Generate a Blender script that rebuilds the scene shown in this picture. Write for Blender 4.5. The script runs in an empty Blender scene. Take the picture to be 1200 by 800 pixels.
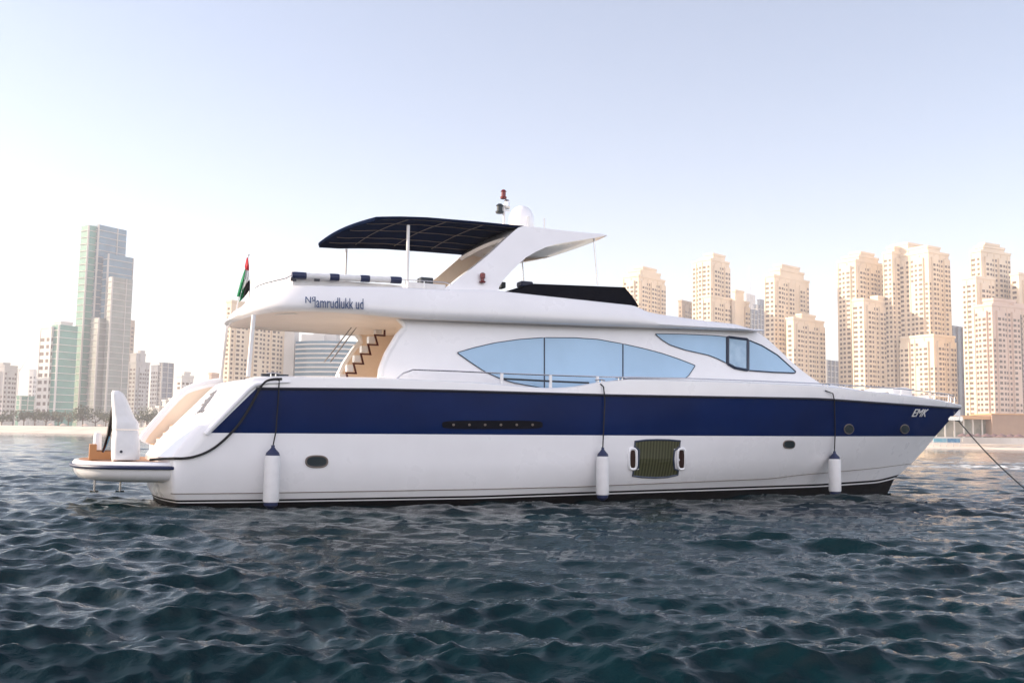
import bpy, bmesh, math, random
import numpy as np
from mathutils import Vector, Matrix
random.seed(7)
R = math.radians
sc = bpy.context.scene
C = sc.collection

# ------------------------------------------------------------------ camera
CAMH = 1.7
F = 1150.0
cam = bpy.data.objects.new('camera', bpy.data.cameras.new('camera'))
C.objects.link(cam)
cam.data.sensor_width = 36
cam.data.lens = 36 * F / 1200
cam.data.clip_start = 0.1
cam.data.clip_end = 20000
cam.rotation_mode = 'XYZ'
RC = Matrix.Rotation(R(90) + math.atan(112 / F), 3, 'X') @ Matrix.Rotation(R(0.9), 3, 'Z')
cam.rotation_euler = RC.to_euler()
cam.location = (0, 0, CAMH)
sc.camera = cam
CO = Vector((0, 0, CAMH))

# ------------------------------------------------------------------ light
SUN_EL = R(20)
SUN_AZ = R(4)       # a little beyond the yacht, far to the left
SUN_DIR = Vector((-math.cos(SUN_EL) * math.cos(SUN_AZ), math.cos(SUN_EL) * math.sin(SUN_AZ), math.sin(SUN_EL)))
world = bpy.data.worlds.new('World')
sc.world = world
world.use_nodes = True
wn = world.node_tree
bg = wn.nodes['Background']
sky = wn.nodes.new('ShaderNodeTexSky')
sky.sky_type = 'NISHITA'
sky.sun_disc = False
sky.sun_elevation = SUN_EL
sky.sun_rotation = math.atan2(SUN_DIR.x, SUN_DIR.y)
sky.air_density = 1.0
sky.dust_density = 1.1
sky.ozone_density = 1.5
# bright hazy veil of the sea air in the sky, stronger low down and sunward, plus an added fill behind the viewer
def wmath(op, a, b=None, c=None):
    n = wn.nodes.new('ShaderNodeMath'); n.operation = op
    for i, x in enumerate((a, b, c)):
        if x is None: continue
        if isinstance(x, (int, float)): n.inputs[i].default_value = x
        else: wn.links.new(x, n.inputs[i])
    return n.outputs[0]
wt_ = wn.nodes.new('ShaderNodeTexCoord')
def wdot(v):
    n = wn.nodes.new('ShaderNodeVectorMath'); n.operation = 'DOT_PRODUCT'
    wn.links.new(wt_.outputs['Generated'], n.inputs[0]); n.inputs[1].default_value = v
    return n.outputs['Value']
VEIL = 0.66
BACK_FILL = 10.0        # extra glow added to the unseen sky behind the viewer, lights the hull
az = wmath('MULTIPLY_ADD', wmath('MAXIMUM', wdot((0.25, -0.968, 0)), 0.0), BACK_FILL, 1.0)
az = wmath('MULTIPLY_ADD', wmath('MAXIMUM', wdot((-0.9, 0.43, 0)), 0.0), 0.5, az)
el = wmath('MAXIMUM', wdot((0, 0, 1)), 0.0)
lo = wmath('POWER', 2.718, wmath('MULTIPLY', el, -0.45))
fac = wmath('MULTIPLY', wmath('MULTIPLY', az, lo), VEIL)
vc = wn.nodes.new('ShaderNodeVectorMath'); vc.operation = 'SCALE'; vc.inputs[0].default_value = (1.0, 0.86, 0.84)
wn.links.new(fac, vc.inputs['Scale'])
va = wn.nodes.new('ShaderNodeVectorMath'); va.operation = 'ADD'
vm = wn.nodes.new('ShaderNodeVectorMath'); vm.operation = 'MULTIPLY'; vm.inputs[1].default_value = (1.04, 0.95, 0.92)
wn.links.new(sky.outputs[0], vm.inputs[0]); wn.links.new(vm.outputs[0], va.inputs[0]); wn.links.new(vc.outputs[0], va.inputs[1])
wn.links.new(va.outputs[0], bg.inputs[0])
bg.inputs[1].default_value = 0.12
sl = bpy.data.lights.new('sun', 'SUN')
sl.energy = 4.4
sl.angle = R(0.6)
sl.color = (1.0, 0.84, 0.66)
sun = bpy.data.objects.new('sun', sl)
C.objects.link(sun)
sun.rotation_mode = 'QUATERNION'
sun.rotation_quaternion = SUN_DIR.to_track_quat('Z', 'Y')
sc.view_settings.view_transform = 'Standard'
sc.view_settings.look = 'None'
sc.view_settings.gamma = 1.0
sc.view_settings.exposure = 1.02
sc.cycles.use_denoising = True
sc.cycles.max_bounces = 8
sc.cycles.volume_bounces = 2
HAZE_DENSITY = 0.00028

# ------------------------------------------------------------------ helpers
def ray(px, py):
    return RC @ Vector(((px - 600) / F, (400 - py) / F, -1.0))

def at_depth(px, py, D):
    d = ray(px, py)
    return CO + d * (D / d.y)

def project(w):
    c = RC.transposed() @ (w - CO)
    return 600 + F * c.x / -c.z, 400 - F * c.y / -c.z

PSI = R(23.5)
EU = Vector((math.cos(PSI), math.sin(PSI), 0))
EV = Vector((math.sin(PSI), -math.cos(PSI), 0))      # towards the viewer (starboard)
_d = ray(208, 590)
ORG = CO + _d * (-CAMH / _d.z) - EV * 2.75

def w2l(w):
    r = w - ORG
    return r.dot(EU), r.dot(EV), r.z

def l2w(u, v, z):
    return ORG + EU * u + EV * v + Vector((0, 0, z))

def S(px, py, vf):
    """point (u,v,z) where the sight line meets the surface v = vf(u,z)"""
    d = ray(px, py)
    v = vf if not callable(vf) else vf(5.0, 3.0)
    for _ in range(14):
        t = (v - (CO - ORG).dot(EV)) / d.dot(EV)
        u, vv, z = w2l(CO + d * t)
        if not callable(vf):
            break
        v = 0.5 * v + 0.5 * vf(u, z)
    return u, v, z

def interp(poly, x):
    if x <= poly[0][0]: return poly[0][1]
    if x >= poly[-1][0]: return poly[-1][1]
    for a, b in zip(poly, poly[1:]):
        if a[0] <= x <= b[0]:
            return a[1] + (b[1] - a[1]) * (x - a[0]) / max(1e-9, b[0] - a[0])

def smooth_poly(poly, n=120, k=2):
    xs = np.linspace(poly[0][0], poly[-1][0], n)
    ys = np.array([interp(poly, x) for x in xs])
    for _ in range(k):
        y2 = ys.copy()
        y2[1:-1] = (ys[:-2] + 2 * ys[1:-1] + ys[2:]) / 4
        ys = y2
    return list(zip(xs.tolist(), ys.tolist()))

def zline(u, v, poly, z=2.5):
    for _ in range(8):
        w = l2w(u, v, z)
        px, py = project(w)
        z += (py - interp(poly, px)) / F * w.y
    return z

def L(u, v, z):
    return (u, -v, z)

def tag(o, label=None, cat=None, group=None, kind=None):
    if label: o['label'] = label
    if cat: o['category'] = cat
    if group: o['group'] = group
    if kind: o['kind'] = kind
    return o

def mesh_obj(name, verts, faces, mat, parent=None, smooth=True, fm=None, angle=35):
    me = bpy.data.meshes.new(name)
    me.from_pydata([tuple(v) for v in verts], [], faces)
    mats = mat if isinstance(mat, (list, tuple)) else [mat]
    for m in mats: me.materials.append(m)
    if fm: me.polygons.foreach_set('material_index', fm)
    me.update()
    bm = bmesh.new(); bm.from_mesh(me)
    bmesh.ops.remove_doubles(bm, verts=bm.verts, dist=0.0005)
    bmesh.ops.recalc_face_normals(bm, faces=bm.faces)
    bm.to_mesh(me); bm.free()
    if smooth:
        me.polygons.foreach_set('use_smooth', [True] * len(me.polygons))
        me.set_sharp_from_angle(angle=R(angle))
    o = bpy.data.objects.new(name, me)
    C.objects.link(o)
    if parent: o.parent = parent
    return o

class MB:
    def __init__(s): s.v = []; s.f = []; s.m = []
    def add(s, vs, fs, m=0):
        b = len(s.v); s.v += [tuple(v) for v in vs]
        s.f += [tuple(b + i for i in f) for f in fs]; s.m += [m] * len(fs)
        return s
    def box(s, x0, x1, y0, y1, z0, z1, m=0):
        vs = [(x, y, z) for z in (z0, z1) for y in (y0, y1) for x in (x0, x1)]
        return s.add(vs, [(0, 2, 3, 1), (4, 5, 7, 6), (0, 1, 5, 4), (2, 6, 7, 3), (0, 4, 6, 2), (1, 3, 7, 5)], m)
    def tube(s, pts, r, n=8, m=0, closed=False):
        pts = [Vector(p) for p in pts]
        N = len(pts); rs = r if isinstance(r, (list, tuple)) else [r] * N
        vs = []; prev = None
        for i, p in enumerate(pts):
            if closed: t = pts[(i + 1) % N] - pts[i - 1]
            else: t = pts[min(i + 1, N - 1)] - pts[max(i - 1, 0)]
            t.normalize()
            if prev is None:
                a = Vector((0, 0, 1)) if abs(t.z) < .9 else Vector((1, 0, 0))
                x = a.cross(t).normalized()
            else:
                x = (prev - t * prev.dot(t)).normalized()
            prev = x; y = t.cross(x)
            for k in range(n):
                an = 2 * math.pi * k / n
                vs.append(p + (x * math.cos(an) + y * math.sin(an)) * rs[i])
        fs = []
        for i in range(N if closed else N - 1):
            j = (i + 1) % N
            for k in range(n):
                fs.append((i * n + k, i * n + (k + 1) % n, j * n + (k + 1) % n, j * n + k))
        if not closed:
            fs.append(tuple(range(n))[::-1]); fs.append(tuple((N - 1) * n + k for k in range(n)))
        return s.add(vs, fs, m)
    def lathe(s, prof, c=(0, 0, 0), n=24, m=0, axis='z'):
        vs = []
        for (r, z) in prof:
            for k in range(n):
                a = 2 * math.pi * k / n
                q = (r * math.cos(a), r * math.sin(a), z)
                if axis == 'y': q = (q[0], z, q[1])
                if axis == 'x': q = (z, q[0], q[1])
                vs.append((c[0] + q[0], c[1] + q[1], c[2] + q[2]))
        fs = []
        for i in range(len(prof) - 1):
            for k in range(n):
                fs.append((i * n + k, i * n + (k + 1) % n, (i + 1) * n + (k + 1) % n, (i + 1) * n + k))
        fs.append(tuple(range(n))[::-1]); fs.append(tuple((len(prof) - 1) * n + k for k in range(n)))
        return s.add(vs, fs, m)
    def grid(s, rows, m=0, closed=False):
        nr, nc = len(rows), len(rows[0])
        vs = [p for r in rows for p in r]; fs = []
        for i in range(nr - 1):
            for j in range(nc if closed else nc - 1):
                k = (j + 1) % nc
                fs.append((i * nc + j, i * nc + k, (i + 1) * nc + k, (i + 1) * nc + j))
        return s.add(vs, fs, m)
    def prism(s, poly, t0, t1, m=0):
        """poly: list of 3D points; t0,t1 offset vectors"""
        n = len(poly); t0 = Vector(t0); t1 = Vector(t1)
        vs = [Vector(p) + t0 for p in poly] + [Vector(p) + t1 for p in poly]
        fs = [tuple(range(n))[::-1], tuple(range(n, 2 * n))] + [(i, (i + 1) % n, n + (i + 1) % n, n + i) for i in range(n)]
        return s.add(vs, fs, m)
    def build(s, name, mat, parent=None, smooth=True, angle=35):
        return mesh_obj(name, s.v, s.f, mat, parent, smooth, s.m, angle)

def thing(name, loc, label, cat, rz=0, group=None):
    o = bpy.data.objects.new(name, None)
    C.objects.link(o)
    o.location = loc; o.rotation_euler = (0, 0, rz)
    o.empty_display_size = 0.5
    return tag(o, label, cat, group)

# ------------------------------------------------------------------ materials
def mat(name, col, rough=0.5, metal=0.0, coat=0.0, noise=0.0, nscale=6.0, bump=0.0, bscale=40, spec=None, two=None):
    m = bpy.data.materials.new(name); m.use_nodes = True
    nt = m.node_tree; b = nt.nodes['Principled BSDF']
    b.inputs['Base Color'].default_value = (*col, 1)
    b.inputs['Roughness'].default_value = rough
    b.inputs['Metallic'].default_value = metal
    b.inputs['Coat Weight'].default_value = coat
    b.inputs['Coat Roughness'].default_value = 0.08
    if spec is not None: b.inputs['Specular IOR Level'].default_value = spec
    tc = nt.nodes.new('ShaderNodeTexCoord')
    if noise > 0:
        n = nt.nodes.new('ShaderNodeTexNoise'); n.inputs['Scale'].default_value = nscale; n.inputs['Detail'].default_value = 6
        nt.links.new(tc.outputs['Object'], n.inputs['Vector'])
        mx = nt.nodes.new('ShaderNodeMix'); mx.data_type = 'RGBA'
        c2 = two or tuple(c * (1 - noise) for c in col)
        mx.inputs[6].default_value = (*col, 1); mx.inputs[7].default_value = (*c2, 1)
        r = nt.nodes.new('ShaderNodeMapRange'); r.inputs[1].default_value = 0.35; r.inputs[2].default_value = 0.7
        nt.links.new(n.outputs[0], r.inputs[0]); nt.links.new(r.outputs[0], mx.inputs[0])
        nt.links.new(mx.outputs[2], b.inputs['Base Color'])
        rr = nt.nodes.new('ShaderNodeMapRange'); rr.inputs[3].default_value = rough; rr.inputs[4].default_value = min(1, rough * 1.5 + .03)
        nt.links.new(n.outputs[0], rr.inputs[0]); nt.links.new(rr.outputs[0], b.inputs['Roughness'])
    if bump > 0:
        n2 = nt.nodes.new('ShaderNodeTexNoise'); n2.inputs['Scale'].default_value = bscale
        nt.links.new(tc.outputs['Object'], n2.inputs['Vector'])
        bp = nt.nodes.new('ShaderNodeBump'); bp.inputs['Strength'].default_value = bump; bp.inputs['Distance'].default_value = 0.02
        nt.links.new(n2.outputs[0], bp.inputs['Height']); nt.links.new(bp.outputs[0], b.inputs['Normal'])
    return m

M = {}
M['white'] = mat('white_gelcoat', (0.84, 0.84, 0.86), 0.22, coat=0.6, noise=0.04, nscale=1.3, bump=0.10, bscale=0.9)
M['navy'] = mat('navy_gelcoat', (0.0, 0.014, 0.085), 0.16, coat=0.1, noise=0.25, nscale=0.5, spec=0.0, bump=0.10, bscale=0.9)
M['black'] = mat('black_antifouling', (0.004, 0.004, 0.006), 0.5, spec=.1, noise=0.3, nscale=3)
M['rubber'] = mat('dark_rubber', (0.015, 0.017, 0.03), 0.5)
M['glass_blue'] = mat('blue_film_glass', (0.38, 0.58, 0.78), 0.08, noise=0.14, nscale=0.5)
M['glass_dark'] = mat('dark_glass', (0.02, 0.03, 0.035), 0.08)
M['glass_open'] = mat('pale_window_glass', (0.42, 0.58, 0.72), 0.12, noise=0.35, nscale=2.2, two=(0.25, 0.4, 0.55))
M['frame'] = mat('dark_window_frame', (0.02, 0.035, 0.07), 0.4)
M['tan'] = mat('tan_lining', (0.76, 0.62, 0.50), 0.5, noise=0.08, nscale=2)
M['peach'] = mat('warm_light_peach', (0.78, 0.64, 0.50), 0.5, noise=0.06, nscale=1.2)  # peach tone of warm scattered light, put into the colour
M['soffit'] = mat('soffit_lining', (0.80, 0.74, 0.70), 0.35, noise=0.06, nscale=1.0)
M['canvas'] = mat('navy_canvas', (0.006, 0.012, 0.035), 0.9, noise=0.3, nscale=3, bump=0.4, bscale=14, spec=0.0)
M['canvas_black'] = mat('black_canvas', (0.008, 0.009, 0.014), 0.9, noise=0.3, nscale=3, bump=0.5, bscale=10, spec=0.0)
M['steel'] = mat('stainless_steel', (0.62, 0.62, 0.63), 0.22, metal=1.0)
M['steel_dull'] = mat('dull_aluminium', (0.16, 0.13, 0.11), 0.6)
M['pole'] = mat('white_painted_tube', (0.72, 0.72, 0.72), 0.35)
M['vinyl'] = mat('white_vinyl', (0.74, 0.74, 0.75), 0.45, noise=0.08, nscale=5, bump=0.2, bscale=8)
M['navy_vinyl'] = mat('navy_vinyl', (0.008, 0.018, 0.07), 0.5)
M['rope'] = mat('black_rope', (0.012, 0.013, 0.016), 0.85, bump=0.6, bscale=60)
M['rope_grey'] = mat('grey_rope', (0.06, 0.065, 0.06), 0.85, bump=0.6, bscale=60)
M['red'] = mat('red_cloth', (0.55, 0.015, 0.03), 0.8)
M['green'] = mat('green_cloth', (0.0, 0.22, 0.08), 0.8)
M['cloth_white'] = mat('white_cloth', (0.75, 0.75, 0.75), 0.8)
M['cloth_black'] = mat('black_cloth', (0.012, 0.01, 0.01), 0.85)
M['cloth_red'] = mat('brown_cloth', (0.10, 0.02, 0.015), 0.85, noise=0.5, nscale=4)
M['cloth_blue'] = mat('blue_cloth', (0.05, 0.25, 0.42), 0.8)
M['name_blue'] = mat('dark_blue_lettering', (0.02, 0.06, 0.17), 0.4)
M['name_grey'] = mat('grey_lettering', (0.25, 0.25, 0.27), 0.4)
M['amber'] = mat('dark_red_lens', (0.16, 0.01, 0.012), 0.2)
M['navy_box'] = mat('dark_grey_box', (0.03, 0.04, 0.05), 0.6)

def teak():
    m = bpy.data.materials.new('teak'); m.use_nodes = True
    nt = m.node_tree; b = nt.nodes['Principled BSDF']; b.inputs['Roughness'].default_value = 0.55
    tc = nt.nodes.new('ShaderNodeTexCoord')
    w = nt.nodes.new('ShaderNodeTexWave'); w.bands_direction = 'Y'; w.inputs['Scale'].default_value = 5; w.inputs['Distortion'].default_value = 0.1
    cr = nt.nodes.new('ShaderNodeValToRGB')
    cr.color_ramp.elements[0].position = 0.0; cr.color_ramp.elements[0].color = (0.05, 0.02, 0.01, 1)
    cr.color_ramp.elements[1].position = 0.14; cr.color_ramp.elements[1].color = (0.40, 0.19, 0.075, 1)
    nt.links.new(tc.outputs['Object'], w.inputs['Vector']); nt.links.new(w.outputs[0], cr.inputs[0]); nt.links.new(cr.outputs[0], b.inputs['Base Color'])
    return m
M['teak'] = teak()

def stripes(name, c1, c2, scale, d='X'):
    m = bpy.data.materials.new(name); m.use_nodes = True
    nt = m.node_tree; b = nt.nodes['Principled BSDF']; b.inputs['Roughness'].default_value = 0.25
    tc = nt.nodes.new('ShaderNodeTexCoord')
    w = nt.nodes.new('ShaderNodeTexWave'); w.bands_direction = d; w.inputs['Scale'].default_value = scale; w.inputs['Distortion'].default_value = 0.25
    w.inputs['Detail Scale'].default_value = 2
    mx = nt.nodes.new('ShaderNodeMix'); mx.data_type = 'RGBA'
    mx.inputs[6].default_value = (*c1, 1); mx.inputs[7].default_value = (*c2, 1)
    nt.links.new(tc.outputs['Object'], w.inputs['Vector']); nt.links.new(w.outputs[0], mx.inputs[0]); nt.links.new(mx.outputs[2], b.inputs['Base Color'])
    return m
M['blind'] = stripes('striped_blind_behind_glass', (0.025, 0.03, 0.012), (0.085, 0.085, 0.04), 3.0)

# ------------------------------------------------------------------ sea
def water_mat():
    m = bpy.data.materials.new('sea_water'); m.use_nodes = True
    nt = m.node_tree; b = nt.nodes['Principled BSDF']
    b.inputs['Roughness'].default_value = 0.06
    b.inputs['IOR'].default_value = 1.25
    geo = nt.nodes.new('ShaderNodeNewGeometry')
    n0 = nt.nodes.new('ShaderNodeTexNoise'); n0.inputs['Scale'].default_value = 0.12; n0.inputs['Detail'].default_value = 3
    nt.links.new(geo.outputs['Position'], n0.inputs['Vector'])
    mx = nt.nodes.new('ShaderNodeMix'); mx.data_type = 'RGBA'
    mx.inputs[6].default_value = (0.0, 0.008, 0.0115, 1); mx.inputs[7].default_value = (0.0, 0.015, 0.020, 1)
    nt.links.new(n0.outputs[0], mx.inputs[0])
    # white foam of a passing boat's wake, right of the bow
    at = nt.nodes.new('ShaderNodeAttribute'); at.attribute_name = 'foam'
    nf = nt.nodes.new('ShaderNodeTexNoise'); nf.inputs['Scale'].default_value = 0.9; nf.inputs['Detail'].default_value = 8
    nt.links.new(geo.outputs['Position'], nf.inputs['Vector'])
    ad = nt.nodes.new('ShaderNodeMath'); ad.operation = 'MULTIPLY'
    mr = nt.nodes.new('ShaderNodeMapRange'); mr.inputs[1].default_value = 0.42; mr.inputs[2].default_value = 0.6
    nt.links.new(nf.outputs[0], mr.inputs[0]); nt.links.new(mr.outputs[0], ad.inputs[0]); nt.links.new(at.outputs['Fac'], ad.inputs[1])
    m2 = nt.nodes.new('ShaderNodeMix'); m2.data_type = 'RGBA'; m2.inputs[7].default_value = (0.75, 0.77, 0.78, 1)
    nt.links.new(ad.outputs[0], m2.inputs[0]); nt.links.new(mx.outputs[2], m2.inputs[6]); nt.links.new(m2.outputs[2], b.inputs['Base Color'])
    mr2 = nt.nodes.new('ShaderNodeMapRange'); mr2.inputs[3].default_value = 0.03; mr2.inputs[4].default_value = 0.8
    nt.links.new(ad.outputs[0], mr2.inputs[0]); nt.links.new(mr2.outputs[0], b.inputs['Roughness'])
    mp = nt.nodes.new('ShaderNodeMapping'); mp.inputs['Scale'].default_value = (1.0, 1.5, 1)
    nt.links.new(geo.outputs['Position'], mp.inputs['Vector'])
    a = nt.nodes.new('ShaderNodeTexNoise'); a.inputs['Scale'].default_value = 5.0; a.inputs['Detail'].default_value = 7; a.inputs['Roughness'].default_value = 0.62
    nt.links.new(mp.outputs[0], a.inputs['Vector'])
    b1 = nt.nodes.new('ShaderNodeBump'); b1.inputs['Strength'].default_value = 0.6; b1.inputs['Distance'].default_value = 0.04
    nt.links.new(a.outputs[0], b1.inputs['Height'])
    c = nt.nodes.new('ShaderNodeTexNoise'); c.inputs['Scale'].default_value = 1.3; c.inputs['Detail'].default_value = 4
    nt.links.new(mp.outputs[0], c.inputs['Vector'])
    b2 = nt.nodes.new('ShaderNodeBump'); b2.inputs['Strength'].default_value = 0.22; b2.inputs['Distance'].default_value = 0.10
    nt.links.new(c.outputs[0], b2.inputs['Height']); nt.links.new(b1.outputs[0], b2.inputs['Normal'])
    nt.links.new(b2.outputs[0], b.inputs['Normal'])
    return m
M['water'] = water_mat()

def make_sea():
    rng = np.random.RandomState(11)
    ys = [3.5]
    while ys[-1] < 700:
        ys.append(ys[-1] * 1.0052 + 0.004)
    back = [-400, -120, -40, -12, -4, 0, 2.2]
    ys = np.array(back + ys)
    nc = 860
    s = np.linspace(-1, 1, nc)
    hw = 8 + 0.72 * np.maximum(ys, 0)
    xs = hw[:, None] * s[None, :]
    outer = np.array([[-900.0, -60 - h] for h in hw]); 
    X = np.concatenate([np.stack([np.full(len(ys), -2300.0), -hw - 60], 1), xs, np.stack([hw + 60, np.full(len(ys), 2300.0)], 1)], 1)
    Y = np.repeat(ys[:, None], X.shape[1], 1)
    Z = np.zeros_like(X); DX = np.zeros_like(X); DY = np.zeros_like(X)
    step = np.maximum(2 * hw / nc, np.gradient(ys))[:, None]
    main = R(262)                                     # waves run towards the viewer, slightly from the right
    nw = 240
    lam = np.exp(rng.uniform(np.log(0.12), np.log(4.0), nw))
    amps = 0.0092 * lam ** 0.70 * (1 / (1 + (lam / 1.7) ** 2)) ** 0.5
    amps *= rng.uniform(0.4, 1.35, nw) * 0.92
    for i in range(nw):
        th = main + rng.normal(0, 0.36 if lam[i] > .7 else .6)
        k = 2 * math.pi / lam[i]
        kx, ky = k * math.cos(th), k * math.sin(th)
        ph = rng.uniform(0, 6.283)
        att = np.clip(lam[i] / (2.5 * step) - 0.6, 0, 1)
        a = amps[i] * att
        arg = kx * X + ky * Y + ph
        Z += a * np.cos(arg)
        q = 0.6
        DX -= q * a * math.cos(th) * np.sin(arg); DY -= q * a * math.sin(th) * np.sin(arg)
    # gusts: rougher and calmer patches
    g = 0.80 + 0.22 * np.sin(X * 0.19 + 1.3 * np.sin(Y * 0.11)) * np.sin(Y * 0.23 + 0.7) + 0.12 * np.sin(X * .47 + Y * .31)
    fade = np.clip((Y - 2.2) / 2, 0, 1)
    Z *= g * fade
    X2 = X + DX * g * fade; Y2 = Y + DY * g * fade
    # foam streak
    D = Y - (78 + 0.10 * (X - 40)) ; 
    foam = np.exp(-(D / 6.0) ** 2) * np.clip((X - 26) / 12, 0, 1) 
    foam += 0.55 * np.exp(-((Y - 98) / 4.0) ** 2) * np.clip((X - 30) / 14, 0, 1)
    Z += foam * 0.12 * np.sin(X * 1.7 + Y) 
    nr, ncc = X.shape
    Z -= 0.10
    co = np.stack([X2, Y2, Z], 2).reshape(-1, 3).astype(np.float32)
    idx = np.arange(nr * ncc).reshape(nr, ncc)
    q = np.stack([idx[:-1, :-1], idx[:-1, 1:], idx[1:, 1:], idx[1:, :-1]], 2).reshape(-1, 4)
    me = bpy.data.meshes.new('sea')
    me.vertices.add(len(co)); me.vertices.foreach_set('co', co.ravel())
    me.loops.add(q.size); me.loops.foreach_set('vertex_index', q.ravel().astype(np.int32))
    me.polygons.add(len(q))
    me.polygons.foreach_set('loop_start', np.arange(0, q.size, 4, dtype=np.int32))
    me.polygons.foreach_set('loop_total', np.full(len(q), 4, dtype=np.int32))
    me.polygons.foreach_set('use_smooth', np.ones(len(q), dtype=bool))
    me.update(calc_edges=True)
    at = me.attributes.new('foam', 'FLOAT', 'POINT')
    at.data.foreach_set('value', np.clip(foam, 0, 1).reshape(-1).astype(np.float32))
    me.materials.append(M['water'])
    o = bpy.data.objects.new('sea', me); C.objects.link(o)
    tag(o, kind='structure')
make_sea()

# ------------------------------------------------------------------ land
M['sand'] = mat('beach_sand', (0.74, 0.63, 0.52), 0.9, noise=0.25, nscale=0.08)
M['land'] = mat('paved_land', (0.40, 0.36, 0.30), 0.9, noise=0.3, nscale=0.02)
SHL = Vector((-700, 700, 0)); SHR = Vector((500, 275, 0))     # line of the shore
def shore_y(x):
    return SHL.y + (SHR.y - SHL.y) * (x - SHL.x) / (SHR.x - SHL.x)
def make_land():
    rows = []
    prof = [(-25, -1.5), (0, -0.05), (6, 0.35), (22, 1.6), (40, 3.2), (60, 4.2)]
    for d, z in prof:
        rows.append([(x, shore_y(x) + d + 1.5 * math.sin(x * .031) * (d < 30), z) for x in range(-2200, 2201, 25)])
    b = MB().grid(rows); b.build('beach_sand_ground', M['sand'])
    tag(bpy.data.objects['beach_sand_ground'], kind='structure')
    bpy.data.objects['beach_sand_ground'].name = 'beach'
    rows = []
    for k in (0, 1):
        rows.append([(x, shore_y(x) + 60 if k == 0 else 2400, 4.2) for x in (-2300, -1100, 0, 1100, 2300)])
    o = MB().grid(rows).build('ground', M['land']); tag(o, kind='structure')
make_land()

# ------------------------------------------------------------------ skyline
def stone(name, col):
    return mat(name, col, 0.85, noise=0.14, nscale=0.06)
M['cream'] = stone('cream_stone', (0.76, 0.63, 0.47))
M['rose'] = stone('rose_stone', (0.66, 0.50, 0.40))
M['tanstone'] = stone('tan_stone', (0.42, 0.33, 0.24))
M['pale'] = stone('pale_concrete', (0.50, 0.48, 0.45))
M['whitewall'] = stone('white_render', (0.66, 0.64, 0.60))
M['win'] = mat('window_glass_far', (0.10, 0.07, 0.05), 0.3, spec=.2)
M['greenglass'] = mat('green_curtain_glass', (0.07, 0.27, 0.21), 0.12, noise=0.3, nscale=0.1)
M['blueglass'] = mat('blue_curtain_glass', (0.06, 0.17, 0.25), 0.10, noise=0.3, nscale=0.08)
M['tanglass'] = mat('tan_balcony_glass', (0.22, 0.25, 0.22), 0.3, noise=0.35, nscale=0.1)
M['slate'] = mat('slate_glass', (0.06, 0.09, 0.14), 0.15, noise=0.3, nscale=0.08)

_unit = MB().box(-.5, .5, -.5, .5, -.5, .5)
WINMESH = None
def unit_window():
    global WINMESH
    me = bpy.data.meshes.new('window')
    me.from_pydata(_unit.v, [], _unit.f); me.materials.append(M['win']); WINMESH = me
unit_window()

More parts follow.
